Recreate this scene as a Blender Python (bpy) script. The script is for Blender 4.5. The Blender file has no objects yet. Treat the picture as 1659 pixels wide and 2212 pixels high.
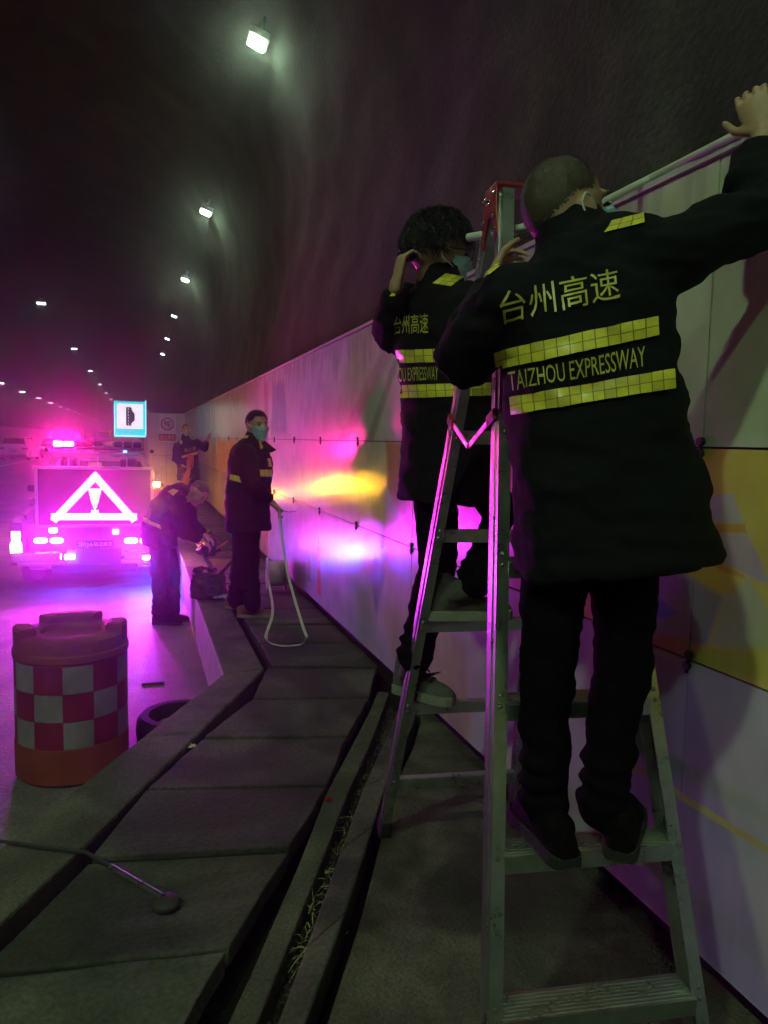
import bpy, bmesh, math, random
from math import radians, sin, cos, pi, sqrt, atan2
from mathutils import Vector, Matrix, noise
from mathutils.bvhtree import BVHTree
random.seed(7)
S = bpy.context.scene
COL = S.collection
V = Vector

# ------------------------------------------------------------------ camera
YAW, PITCH, ROLL, FPX, EYE = radians(18.342), radians(5.355), radians(1.308), 1609.0, 1.45
CX, CY = 829.5, 1106.0            # photograph measured in a 1659 x 2212 frame
_f = V((sin(YAW)*cos(PITCH), cos(YAW)*cos(PITCH), -sin(PITCH)))
_r0 = V((cos(YAW), -sin(YAW), 0)); _u0 = _r0.cross(_f)
_r = cos(ROLL)*_r0 + sin(ROLL)*_u0; _u = -sin(ROLL)*_r0 + cos(ROLL)*_u0
EYEP = V((0, 0, EYE))
cam = bpy.data.objects.new('camera', bpy.data.cameras.new('camera')); COL.objects.link(cam)
cam.matrix_world = Matrix(((_r.x, _u.x, -_f.x, 0), (_r.y, _u.y, -_f.y, 0), (_r.z, _u.z, -_f.z, EYE), (0, 0, 0, 1)))
cam.data.sensor_fit = 'VERTICAL'; cam.data.sensor_height = 36.0; cam.data.lens = 36.0*FPX/2212.0
cam.data.clip_start = 0.05; cam.data.clip_end = 800
S.camera = cam
def ray(px, py): return _r*((px-CX)/FPX) - _u*((py-CY)/FPX) + _f
def at(px, py, depth): return EYEP + ray(px, py)*depth
def on(px, py, axis, val):
    d = ray(px, py); return EYEP + d*((val-EYEP[axis])/d[axis])
def gnd(px, py, z=0.0): return on(px, py, 2, z)

# ------------------------------------------------------------------ world: inside a tunnel at night, no sun
w = bpy.data.worlds.new('World'); S.world = w; w.use_nodes = True
bg = w.node_tree.nodes['Background']; bg.inputs[0].default_value = (0.02, 0.025, 0.04, 1); bg.inputs[1].default_value = 0.02
S.view_settings.view_transform = 'Standard'; S.view_settings.look = 'None'
S.view_settings.exposure = 0.0; S.view_settings.gamma = 1.0
S.render.engine = 'CYCLES'
cy = S.cycles
cy.use_denoising = True; cy.denoiser = 'OPENIMAGEDENOISE'
cy.max_bounces = 6; cy.diffuse_bounces = 3; cy.glossy_bounces = 3; cy.transmission_bounces = 4; cy.volume_bounces = 0
cy.transparent_max_bounces = 6; cy.sample_clamp_indirect = 6.0; cy.use_light_tree = False
cy.caustics_reflective = False; cy.caustics_refractive = False
cy.volume_step_rate = 1.0

# ------------------------------------------------------------------ helpers
def nodes(m): return m.node_tree.nodes, m.node_tree.links
def mat(name, col, rough=0.6, metal=0.0, spec=0.5, vary=0.0, vscale=8.0, bump=0.0, bscale=40.0, col2=None, coat=0.0, stretch=None):
    m = bpy.data.materials.new(name); m.use_nodes = True
    N, L = nodes(m); b = N['Principled BSDF']
    b.inputs['Base Color'].default_value = (*col, 1); b.inputs['Roughness'].default_value = rough
    b.inputs['Metallic'].default_value = metal; b.inputs['Specular IOR Level'].default_value = spec
    if coat: b.inputs['Coat Weight'].default_value = coat; b.inputs['Coat Roughness'].default_value = 0.15
    if vary or bump:
        tc = N.new('ShaderNodeNewGeometry')
        src = tc.outputs['Position']
        if stretch:
            mp = N.new('ShaderNodeVectorMath'); mp.operation = 'MULTIPLY'; mp.inputs[1].default_value = stretch
            L.new(src, mp.inputs[0]); src = mp.outputs[0]
    if vary:
        n = N.new('ShaderNodeTexNoise'); n.inputs['Scale'].default_value = vscale; n.inputs['Detail'].default_value = 4; n.inputs['Roughness'].default_value = 0.65
        L.new(src, n.inputs['Vector'])
        r = N.new('ShaderNodeValToRGB'); r.color_ramp.elements[0].position = 0.3; r.color_ramp.elements[1].position = 0.7
        c2 = col2 or tuple(min(1, c*(1+vary)) for c in col)
        r.color_ramp.elements[0].color = (*[c*(1-vary) for c in col], 1); r.color_ramp.elements[1].color = (*c2, 1)
        L.new(n.outputs['Fac'], r.inputs['Fac']); L.new(r.outputs['Color'], b.inputs['Base Color'])
        mr = N.new('ShaderNodeMapRange'); mr.inputs['To Min'].default_value = max(0.03, rough-0.12); mr.inputs['To Max'].default_value = min(1, rough+0.12)
        L.new(n.outputs['Fac'], mr.inputs['Value']); L.new(mr.outputs[0], b.inputs['Roughness'])
    if bump:
        n2 = N.new('ShaderNodeTexNoise'); n2.inputs['Scale'].default_value = bscale; n2.inputs['Detail'].default_value = 3
        L.new(src, n2.inputs['Vector'])
        bp = N.new('ShaderNodeBump'); bp.inputs['Strength'].default_value = bump; bp.inputs['Distance'].default_value = 0.02
        L.new(n2.outputs['Fac'], bp.inputs['Height']); L.new(bp.outputs['Normal'], b.inputs['Normal'])
    return m
def glow(name, col, strength, base=None):
    m = bpy.data.materials.new(name); m.use_nodes = True
    b = m.node_tree.nodes['Principled BSDF']
    b.inputs['Base Color'].default_value = (*(base or [c*0.5 for c in col]), 1); b.inputs['Roughness'].default_value = 0.4
    b.inputs['Emission Color'].default_value = (*col, 1); b.inputs['Emission Strength'].default_value = strength
    return m
def tag(o, label=None, cat=None, group=None, kind=None):
    if label: o['label'] = label
    if cat: o['category'] = cat
    if group: o['group'] = group
    if kind: o['kind'] = kind
    return o
def link(name, me, mats, parent=None, smooth=False):
    o = bpy.data.objects.new(name, me); COL.objects.link(o)
    for m in (mats if isinstance(mats, (list, tuple)) else [mats]): me.materials.append(m)
    if parent: o.parent = parent; o.matrix_parent_inverse = parent.matrix_world.inverted()
    if smooth: me.polygons.foreach_set('use_smooth', [True]*len(me.polygons))
    return o
def empty(name, loc, rz=0.0, parent=None):
    o = bpy.data.objects.new(name, None); COL.objects.link(o); o.empty_display_size = 0.1
    o.matrix_world = Matrix.Translation(V(loc)) @ Matrix.Rotation(rz, 4, 'Z')
    return o
class MB:
    """collects simple solids, builds ONE mesh object"""
    def __init__(s): s.v = []; s.f = []; s.m = []; s.X = Matrix.Identity(4)
    def add(s, vs, fs, mi=0):
        k = len(s.v); s.v += [s.X @ V(p) for p in vs]; s.f += [tuple(i+k for i in f) for f in fs]; s.m += [mi]*len(fs); return s
    def box(s, c, d, mi=0, rot=None):
        hx, hy, hz = d[0]/2, d[1]/2, d[2]/2
        vs = [V((x*hx, y*hy, z*hz)) for z in (-1, 1) for y in (-1, 1) for x in (-1, 1)]
        if rot is not None: vs = [rot @ p for p in vs]
        return s.add([p+V(c) for p in vs], [(0,2,3,1),(4,5,7,6),(0,1,5,4),(2,6,7,3),(0,4,6,2),(1,3,7,5)], mi)
    def bar(s, a, b, w, h, side, mi=0, w2=None, h2=None):
        """rectangular bar a->b, w along side, h along the other normal"""
        a = V(a); b = V(b); t = (b-a).normalized(); sd = V(side); sd = (sd - t*sd.dot(t)).normalized(); n = t.cross(sd)
        w2 = w2 or w; h2 = h2 or h; vs = []
        for p, ww, hh in ((a, w, h), (b, w2, h2)):
            for x, y in ((-1,-1),(1,-1),(1,1),(-1,1)): vs.append(p + sd*x*ww/2 + n*y*hh/2)
        return s.add(vs, [(3,2,1,0),(4,5,6,7),(0,1,5,4),(1,2,6,5),(2,3,7,6),(3,0,4,7)], mi)
    def prism(s, poly, off, mi=0):
        """closed prism from 3D polygon + offset vector"""
        off = V(off); n = len(poly); vs = [V(p) for p in poly] + [V(p)+off for p in poly]
        return s.add(vs, [tuple(range(n))[::-1], tuple(range(n, 2*n))] + [(i, (i+1) % n, n+(i+1) % n, n+i) for i in range(n)], mi)
    def tube(s, pts, r, n=8, mi=0, cap=True, flat=1.0, up=(0,0,1)):
        pts = [V(p) for p in pts]; rr = r if isinstance(r, (list, tuple)) else [r]*len(pts)
        k0 = len(pts); vs = []; u = V(up)
        for i, p in enumerate(pts):
            t = (pts[min(i+1, k0-1)] - pts[max(i-1, 0)]).normalized()
            a = t.cross(u)
            if a.length < 1e-3: a = t.cross(V((1, 0.1, 0)))
            a.normalize(); b = a.cross(t).normalized()
            vs += [p + a*cos(2*pi*j/n)*rr[i] + b*sin(2*pi*j/n)*rr[i]*flat for j in range(n)]
        fs = [(i*n+j, i*n+(j+1) % n, (i+1)*n+(j+1) % n, (i+1)*n+j) for i in range(k0-1) for j in range(n)]
        if cap: fs += [tuple(range(n))[::-1], tuple((k0-1)*n+j for j in range(n))]
        return s.add(vs, fs, mi)
    def lathe(s, prof, n=24, mi=0, axis='Z', c=(0,0,0), a0=0.0, a1=2*pi):
        full = abs(a1-a0-2*pi) < 1e-6; m = n if full else n+1; vs = []; c = V(c)
        for r, z in prof:
            for j in range(m):
                a = a0+(a1-a0)*j/n; x, y = r*cos(a), r*sin(a)
                p = {'Z': (x, y, z), 'Y': (x, z, y), 'X': (z, x, y)}[axis]; vs.append(V(p)+c)
        fs = []
        for i in range(len(prof)-1):
            for j in range(n):
                j2 = (j+1) % m
                q = (i*m+j, i*m+j2, (i+1)*m+j2, (i+1)*m+j); fs.append(q if axis != 'Y' else q[::-1])
        return s.add(vs, fs, mi)
    def ball(s, c, r, n=10, mi=0):
        r = r if isinstance(r, (tuple, list)) else (r, r, r); c = V(c); vs = []; k = n//2
        for i in range(k+1):
            t = pi*i/k
            for j in range(n): vs.append(c+V((r[0]*sin(t)*cos(2*pi*j/n), r[1]*sin(t)*sin(2*pi*j/n), r[2]*cos(t))))
        return s.add(vs, [(i*n+j, (i+1)*n+j, (i+1)*n+(j+1) % n, i*n+(j+1) % n) for i in range(k) for j in range(n)], mi)
    def mesh(s, name):
        me = bpy.data.meshes.new(name); me.from_pydata([tuple(p) for p in s.v], [], s.f)
        me.polygons.foreach_set('material_index', s.m); me.validate(); me.update(); return me
    def build(s, name, mats, parent=None, smooth=False, bevel=0.0, seg=2, angle=40):
        me = s.mesh(name)
        bm = bmesh.new(); bm.from_mesh(me); bmesh.ops.remove_doubles(bm, verts=bm.verts, dist=1e-5)
        bmesh.ops.recalc_face_normals(bm, faces=bm.faces)
        if smooth:
            for f in bm.faces: f.smooth = True
            for e in bm.edges:
                if len(e.link_faces) == 2 and e.calc_face_angle(0) > radians(angle): e.smooth = False
        bm.to_mesh(me); bm.free()
        o = link(name, me, mats, parent)
        if bevel:
            md = o.modifiers.new('bevel', 'BEVEL'); md.width = bevel; md.segments = seg; md.limit_method = 'ANGLE'; md.angle_limit = radians(35)
        return o
def struct(o): o['kind'] = 'structure'; return o
def smooth_path(pts, k=6):
    P = [V(p) for p in pts]; out = []
    for i in range(len(P)-1):
        a, b, c, d = P[max(i-1, 0)], P[i], P[i+1], P[min(i+2, len(P)-1)]
        for j in range(k):
            t = j/k; out.append(0.5*((2*b)+(c-a)*t+(2*a-5*b+4*c-d)*t*t+(3*b-a-3*c+d)*t**3))
    return out+[P[-1]]
def text_mesh(body, size=1.0):
    cu = bpy.data.curves.new('t', 'FONT'); cu.body = body; cu.size = size; cu.resolution_u = 3
    o = bpy.data.objects.new('t', cu); COL.objects.link(o)
    bpy.context.view_layer.update()
    dg = bpy.context.evaluated_depsgraph_get(); me = bpy.data.meshes.new_from_object(o.evaluated_get(dg))
    bpy.data.objects.remove(o); bpy.data.curves.remove(cu); return me
def text_norm(body, cuts=0):
    """text mesh with vertices normalised to 0..1 in u and v (list of verts, faces)"""
    me = text_mesh(body)
    bm = bmesh.new(); bm.from_mesh(me)
    bmesh.ops.remove_doubles(bm, verts=bm.verts, dist=1e-5)
    bmesh.ops.triangulate(bm, faces=bm.faces)
    if cuts:
        for _ in range(cuts):
            ed = [e for e in bm.edges if e.calc_length() > 0.12]
            if not ed: break
            bmesh.ops.subdivide_edges(bm, edges=ed, cuts=1, use_grid_fill=False)
            bmesh.ops.triangulate(bm, faces=bm.faces)
    vs = [v.co.copy() for v in bm.verts]; bm.verts.index_update(); fs = [tuple(v.index for v in f.verts) for f in bm.faces]; bm.free(); bpy.data.meshes.remove(me)
    x0, x1 = min(p.x for p in vs), max(p.x for p in vs); y0, y1 = min(p.y for p in vs), max(p.y for p in vs)
    return [((p.x-x0)/(x1-x0), (p.y-y0)/(y1-y0)) for p in vs], fs
def flat_text(name, body, origin, du, dv, m, parent, off=(0,0,0)):
    uv, fs = text_norm(body); o = V(origin); du = V(du); dv = V(dv)
    return MB().add([o+du*a+dv*b+V(off) for a, b in uv], fs).build(name, m, parent)
def rnd(a, b): return random.uniform(a, b)

# ------------------------------------------------------------------ materials of the place
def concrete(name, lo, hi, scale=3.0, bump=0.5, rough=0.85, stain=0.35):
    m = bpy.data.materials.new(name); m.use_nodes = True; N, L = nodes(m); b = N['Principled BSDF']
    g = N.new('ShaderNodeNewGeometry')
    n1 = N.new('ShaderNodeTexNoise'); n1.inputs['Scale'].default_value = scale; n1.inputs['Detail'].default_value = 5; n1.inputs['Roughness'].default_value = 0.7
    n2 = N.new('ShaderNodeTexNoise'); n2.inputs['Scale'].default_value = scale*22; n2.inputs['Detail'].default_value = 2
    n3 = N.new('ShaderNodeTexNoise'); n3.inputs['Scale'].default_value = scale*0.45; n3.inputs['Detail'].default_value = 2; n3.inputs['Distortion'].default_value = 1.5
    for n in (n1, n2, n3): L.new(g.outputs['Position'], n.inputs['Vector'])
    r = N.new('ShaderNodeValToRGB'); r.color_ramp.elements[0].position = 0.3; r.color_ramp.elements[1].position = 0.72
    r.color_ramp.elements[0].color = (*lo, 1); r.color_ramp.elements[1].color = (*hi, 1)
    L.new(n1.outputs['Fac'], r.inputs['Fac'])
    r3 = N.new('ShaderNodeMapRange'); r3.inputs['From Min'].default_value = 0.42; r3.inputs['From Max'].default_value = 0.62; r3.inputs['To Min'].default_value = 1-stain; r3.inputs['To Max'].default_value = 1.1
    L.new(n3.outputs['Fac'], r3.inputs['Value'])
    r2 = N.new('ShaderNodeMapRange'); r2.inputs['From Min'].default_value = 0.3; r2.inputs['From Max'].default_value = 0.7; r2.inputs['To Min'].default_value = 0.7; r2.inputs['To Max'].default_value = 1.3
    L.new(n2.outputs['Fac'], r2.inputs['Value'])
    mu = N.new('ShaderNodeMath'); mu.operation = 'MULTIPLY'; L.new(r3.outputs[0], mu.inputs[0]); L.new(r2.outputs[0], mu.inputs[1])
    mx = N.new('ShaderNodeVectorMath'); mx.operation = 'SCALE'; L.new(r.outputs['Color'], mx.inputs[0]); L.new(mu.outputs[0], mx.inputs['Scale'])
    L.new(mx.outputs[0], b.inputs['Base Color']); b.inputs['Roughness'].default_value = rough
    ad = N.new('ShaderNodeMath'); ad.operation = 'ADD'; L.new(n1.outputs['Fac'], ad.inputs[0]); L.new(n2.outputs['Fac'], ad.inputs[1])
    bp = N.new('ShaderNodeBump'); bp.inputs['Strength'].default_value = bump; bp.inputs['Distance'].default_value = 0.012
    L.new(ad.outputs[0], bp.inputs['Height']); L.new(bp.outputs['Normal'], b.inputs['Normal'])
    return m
M_slab = concrete('slab concrete', (0.05, 0.046, 0.038), (0.135, 0.124, 0.102), 2.6, stain=0.6)
M_kerb = concrete('kerb concrete', (0.085, 0.075, 0.062), (0.165, 0.145, 0.12), 4.0)
M_floor = concrete('floor concrete', (0.03, 0.03, 0.021), (0.15, 0.145, 0.10), 4.0, bump=0.8, stain=0.6)
M_pit = concrete('channel bottom', (0.012, 0.011, 0.009), (0.03, 0.028, 0.022), 9.0, bump=1.0)
M_road = concrete('road surface', (0.16, 0.15, 0.14), (0.24, 0.225, 0.21), 2.0, bump=0.35, rough=0.6, stain=0.3)
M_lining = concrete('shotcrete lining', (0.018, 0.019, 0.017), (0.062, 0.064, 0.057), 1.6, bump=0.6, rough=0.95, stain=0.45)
M_white = mat('white paint', (0.72, 0.71, 0.68), 0.5, vary=0.12, vscale=5)
M_black = mat('black plastic', (0.012, 0.012, 0.013), 0.45, vary=0.2, vscale=30)
M_rubber = mat('black rubber', (0.014, 0.013, 0.013), 0.8, bump=0.3, bscale=120)
M_steel = mat('grey steel', (0.32, 0.32, 0.33), 0.4, metal=0.9, vary=0.15, vscale=25)
M_alu = mat('aluminium', (0.55, 0.58, 0.56), 0.30, metal=0.95, vary=0.18, vscale=14, bump=0.08, bscale=90)
M_red = mat('red plastic', (0.32, 0.02, 0.02), 0.38, vary=0.2, vscale=30)

# ------------------------------------------------------------------ ground, road, walkway
ZR = -0.41; W = 1.44; YE = 24.6
g = MB().add([(-40, -60, ZR-0.25), (40, -60, ZR-0.25), (40, 420, ZR-0.25), (-40, 420, ZR-0.25)], [(0, 1, 2, 3)])
tag(g.build('ground', M_pit), kind='structure')
road = MB()
for i in range(76):
    y0, y1 = -20+i*5, -15+i*5
    road.add([(-14.7, y0, ZR), (0.62, y0, ZR), (0.62, y1, ZR), (-14.7, y1, ZR)], [(0, 1, 2, 3)])
struct(road.build('road', M_road))
mk = MB(); mk.box((-7.4, 150, ZR+0.005), (0.15, 330, 0.004)); struct(mk.build('lane_edge_line', M_white))
for i in range(20):
    y = 30+i*15; o = MB().box((-11.1, y, ZR+0.005), (0.15, 6, 0.004)).build('lane_dash', M_white); struct(o)

M_kface = mat('whitewashed kerb face', (0.50, 0.48, 0.47), 0.7, vary=0.25, vscale=6, bump=0.3, bscale=30)  # outer face paler than the rest of the kerb
KO = [(0.52, YE), (0.49, 4.58), (-0.46, 2.81), (-3.5, -2.85)]
KI = [(0.77, YE), (0.755, 4.63), (-0.195, 2.72), (-3.2, -2.87)]
kerb = MB()
def kquad(a, b, c, d, z0, z1): kerb.add([(*a, z0), (*b, z0), (*c, z0), (*d, z0), (*a, z1), (*b, z1), (*c, z1), (*d, z1)], [(3,2,1,0),(4,5,6,7),(0,1,5,4),(1,2,6,5),(2,3,7,6),(3,0,4,7)])
kb = empty('kerb', (0.5, 4.6, ZR)); struct(kb)
def lerp2(a, b, t): return (a[0]+(b[0]-a[0])*t, a[1]+(b[1]-a[1])*t)
for s, n in ((0, 10), (1, 2), (2, 5)):
    for i in range(n):
        kerb = MB(); t0, t1 = i/n, (i+1)/n
        kquad(lerp2(KO[s], KO[s+1], t0), lerp2(KO[s], KO[s+1], t1), lerp2(KI[s], KI[s+1], t1), lerp2(KI[s], KI[s+1], t0), ZR-0.1, rnd(-0.004, 0.0))
        kerb.m[2] = 1; kerb.build('kerb_stone', [M_kerb, M_kface], kb, bevel=0.012)
walk = MB()
walk.add([(0.60, YE, -0.17), (0.60, 4.6, -0.17), (-3.2, -2.9, -0.17), (1.62, -2.9, -0.17), (1.62, YE, -0.17)], [(0, 1, 2, 3, 4)])
struct(walk.build('channel_bed', M_pit))
JL = [(0.76, 4.65), (0.59, 4.08), (0.28, 3.60), (0.01, 3.11), (-0.18, 2.62), (-0.445, 2.11), (-0.71, 1.62), (-0.98, 1.12), (-1.26, 0.6)]
JR = [(1.44, 4.48), (1.235, 3.94), (0.955, 3.43), (0.735, 2.94), (0.49, 2.5), (0.22, 2.03), (-0.03, 1.55), (-0.28, 1.06), (-0.54, 0.55)]
joints = list(zip(JL, JR))
far = []
yl, yr = 4.65, 4.48
while yl < YE-0.6:
    far.append(((0.805, yl), (1.462, yr))); yl += 0.572; yr += 0.575+0.0008*len(far)
    yr = max(yr, yl-0.14)
pav = empty('walkway', (1.1, 4.6, 0)); struct(pav)
def slab(A, B, z):
    (l0, r0), (l1, r1) = A, B
    q = []
    c = [(V((*l0, 0)), V((*r0, 0)), V((*r1, 0)), V((*l1, 0)))]
    l0, r0, r1, l1 = c[0]
    ud = (r0-l0).normalized(); vd = (l1-l0).normalized()
    gp = rnd(0.011, 0.019)
    top = [l0+ud*0.012+vd*gp, r0+ud*0.012+vd*gp, r1+ud*0.012-vd*gp, l1+ud*0.012-vd*gp]
    # irregular worn outline: split each edge and jitter a little
    out = []
    for i in range(4):
        a, b = top[i], top[(i+1) % 4]; n = 5
        e = (b-a).normalized(); nn = V((e.y, -e.x, 0))
        for j in range(n):
            p = a.lerp(b, j/n); out.append(p + nn*(rnd(-0.006, 0.003) if j else rnd(-0.006, 0.0)))
    tz = [rnd(-0.005, 0.004) for _ in range(3)]
    poly = [V((p.x, p.y, z-0.07)) for p in out]
    m = MB().prism(poly, (0, 0, 0.07))
    for i in range(len(out), 2*len(out)): m.v[i].z += tz[0] + (m.v[i].x-l0.x)*tz[1] + (m.v[i].y-l0.y)*tz[2]
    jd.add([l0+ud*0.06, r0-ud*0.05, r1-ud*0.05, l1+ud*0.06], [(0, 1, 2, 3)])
    return m.build('slab', M_slab, pav, bevel=0.006, seg=2)
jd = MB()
for i in range(len(joints)-1): slab(joints[i+1], joints[i], 0.0)
for i in range(len(far)-1): slab(far[i], far[i+1], 0.0)

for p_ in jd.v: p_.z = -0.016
struct(jd.build('joint_dirt', mat('black joint dirt', (0.008, 0.007, 0.006), 0.95)))  # black sheet standing in for the shade inside the slab gaps

# channel ridge, debris channel, edging strip and the floor by the wall
def strip(name, Lp, Rp, z, m, th=0.1, parent=None, n=1):
    for i in range(len(Lp)-1):
        b = MB(); a, c, d, e = Lp[i], Rp[i], Rp[i+1], Lp[i+1]
        b.prism([(*a, z-th), (*c, z-th), (*d, z-th), (*e, z-th)], (0, 0, th))
        o = b.build(name, m, parent, bevel=0.008)
        if not parent: struct(o)
S1L = [(1.345, 4.1), (1.22, 3.83), (0.98, 3.37), (0.74, 2.92), (0.53, 2.45), (0.28, 1.93), (0.02, 1.42), (-0.5, 0.4)]
S1R = [(1.40, 4.05), (1.30, 3.84), (1.065, 3.35), (0.82, 2.88), (0.60, 2.42), (0.345, 1.90), (0.09, 1.38), (-0.42, 0.37)]
S2L = [(1.43, 3.9), (1.34, 3.72), (1.12, 3.30), (0.90, 2.90), (0.68, 2.45), (0.45, 1.98), (0.21, 1.5), (-0.3, 0.45)]
S2R = [(1.46, 3.85), (1.40, 3.60), (1.23, 3.30), (1.03, 2.96), (0.84, 2.58), (0.60, 2.10), (0.36, 1.65), (-0.12, 0.65)]
FLL = [(1.47, 3.80), (1.43, 3.60), (1.27, 3.28), (1.07, 2.95), (0.88, 2.57), (0.645, 2.08), (0.40, 1.62), (-0.08, 0.62)]
edge = empty('drain_edging', (0.9, 2.6, 0)); struct(edge)
strip('ridge', S1L[::1], S1R, -0.022, M_kerb, parent=edge)
strip('edging_stone', S2L, S2R, -0.004, M_slab, parent=edge)
fl = MB(); poly = [(*p, -0.012) for p in FLL] + [(-0.4, -0.2, -0.012), (-0.4, -2.9, -0.012), (1.52, -2.9, -0.012), (1.52, 3.8, -0.012)]
fl.prism([(p[0], p[1], -0.16) for p in poly], (0, 0, 0.148))
struct(fl.build('wall_side_floor', M_floor, bevel=0.01))

# dirt, gravel and straw in the debris channel
M_straw = mat('dry straw', (0.30, 0.26, 0.12), 0.8, vary=0.3, vscale=60)
M_grit = mat('dirt grit', (0.07, 0.06, 0.04), 0.9, vary=0.5, vscale=60)
gr = MB(); stw = MB()
def chan(t):
    k = min(int(t), len(S1R)-2); f = t-k
    a = lerp2(S1R[k], S1R[k+1], f); b = lerp2(S2L[k], S2L[k+1], f); return a, b
for i in range(1500):
    a, b = chan(rnd(0.3, 6.9)); p = lerp2(a, b, rnd(0.0, 1.0)); r = rnd(0.003, 0.011)
    z = -0.10+rnd(0, 0.03)
    pts = [V((p[0], p[1], z)) + V((rnd(-1, 1), rnd(-1, 1), rnd(-0.6, 1)))*r for _ in range(4)]
    gr.add(pts, [(0, 2, 1), (0, 1, 3), (1, 2, 3), (0, 3, 2)])
tag(gr.build('dirt_grit', M_grit), 'dark dirt and grit lying in the narrow drain channel', 'dirt', kind='stuff')
for i in range(70):
    t = random.choice([rnd(3.3, 3.6), rnd(4.0, 4.4), rnd(4.3, 4.9), rnd(3.2, 5.2)])
    a, b = chan(t); p = lerp2(a, b, rnd(0.2, 1.0)); L = rnd(0.02, 0.11); an = rnd(0, 6.3)
    q = V((p[0], p[1], -0.085+rnd(0, 0.05))); d = V((cos(an), sin(an), rnd(-0.1, 0.5)))*L
    stw.tube([q, q+d*0.5+V((0, 0, 0.006)), q+d], 0.0011 if i % 5 else 0.0022, 4)
tag(stw.build('straw', M_straw), 'yellow dry straw scattered along the narrow drain channel', 'straw', kind='stuff')
bed = MB()
for i in range(len(S1R)-1): bed.add([(*S1R[i], -0.105), (*S2L[i], -0.105), (*S2L[i+1], -0.105), (*S1R[i+1], -0.105)], [(0, 1, 2, 3)])
struct(bed.build('drain_channel_bed', mat('packed dirt', (0.035, 0.03, 0.02), 0.95, vary=0.5, vscale=25, bump=1, bscale=60)))
HAZE, LEDS, FOGW = 0.009, 60.0, 130.0      # haze density, LED emission, fog lamp watts
# ------------------------------------------------------------------ tunnel lining (vault)
half = [(1.62, -0.3), (1.62, 1.0), (1.63, 2.2), (1.72, 2.9), (1.76, 3.6), (1.74, 4.3), (1.62, 5.0), (1.36, 5.75), (0.85, 6.4), (0.0, 6.95), (-1.2, 7.4), (-2.6, 7.8), (-4.4, 8.08), (-6.5, 8.2)]
prof = half + [(-13.0-x, z) for x, z in half[-2::-1]]
pp = []
for i in range(len(prof)-1):
    for k in range(5): pp.append((prof[i][0]+(prof[i+1][0]-prof[i][0])*k/5, prof[i][1]+(prof[i+1][1]-prof[i][1])*k/5))
pp.append(prof[-1])
ys = [-12+0.2*i for i in range(150)]
while ys[-1] < 350: ys.append(ys[-1]+max(0.3, ys[-1]*0.035))
vs = []; fs = []
for y in ys:
    for (x, z) in pp:
        n = noise.fractal(V((x*1.5, y*1.5, z*1.5)), 0.8, 2.1, 5)*0.05*min(1, max(0, (z-1.9)*1.2)) if y < 40 else 0
        d = V((x+6.5, 0, (z-1)*0.9)).normalized(); vs.append((x+d.x*n, y, z+d.z*n))
k = len(pp)
for i in range(len(ys)-1):
    for j in range(k-1): fs.append((i*k+j, i*k+j+1, (i+1)*k+j+1, (i+1)*k+j))
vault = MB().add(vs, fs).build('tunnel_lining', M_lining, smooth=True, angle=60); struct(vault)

# ------------------------------------------------------------------ wall cladding with a painted mural
class X:
    """tiny expression builder over shader math nodes"""
    m = None
    def __init__(s, v): s.v = v
    @staticmethod
    def op(o, *a, clamp=False):
        n = X.m.node_tree.nodes.new('ShaderNodeMath'); n.operation = o; n.use_clamp = clamp
        for i, q in enumerate(a):
            q = q.v if isinstance(q, X) else q
            if isinstance(q, (int, float)): n.inputs[i].default_value = q
            else: X.m.node_tree.links.new(q, n.inputs[i])
        return X(n.outputs[0])
    def __add__(s, o): return X.op('ADD', s, o)
    def __mul__(s, o): return X.op('MULTIPLY', s, o)
    def __sub__(s, o): return X.op('SUBTRACT', s, o)
def wyz(px, py): p = on(px, py, 0, W); return (p.y, p.z)
def zr(o, s, pts): return [wyz((o[0]+x/s)*0.54, (o[1]+y/s)*0.54) for x, y in pts]
A6 = ((1900, 1700), 1.4155); A5 = ((2000, 2500), 1.5476); A4 = ((1000, 1300), 1.58); A8 = ((1400, 2900), 0.992)
YEL = (0.76, 0.55, 0.05); ORA = (0.70, 0.30, 0.05); LIL = (0.55, 0.47, 0.60); BEI = (0.62, 0.60, 0.50); BLU = (0.22, 0.27, 0.62); PUR = (0.36, 0.28, 0.55); LAV = (0.37, 0.35, 0.50); GRN = (0.25, 0.33, 0.12)
z0, z1, z2, z3 = 0.078, 0.872, 1.455, 2.206
def strip_poly(a, b, t): return [(a[0], a[1]), (b[0], b[1]), (b[0], b[1]-t), (a[0], a[1]-t)]
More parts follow.
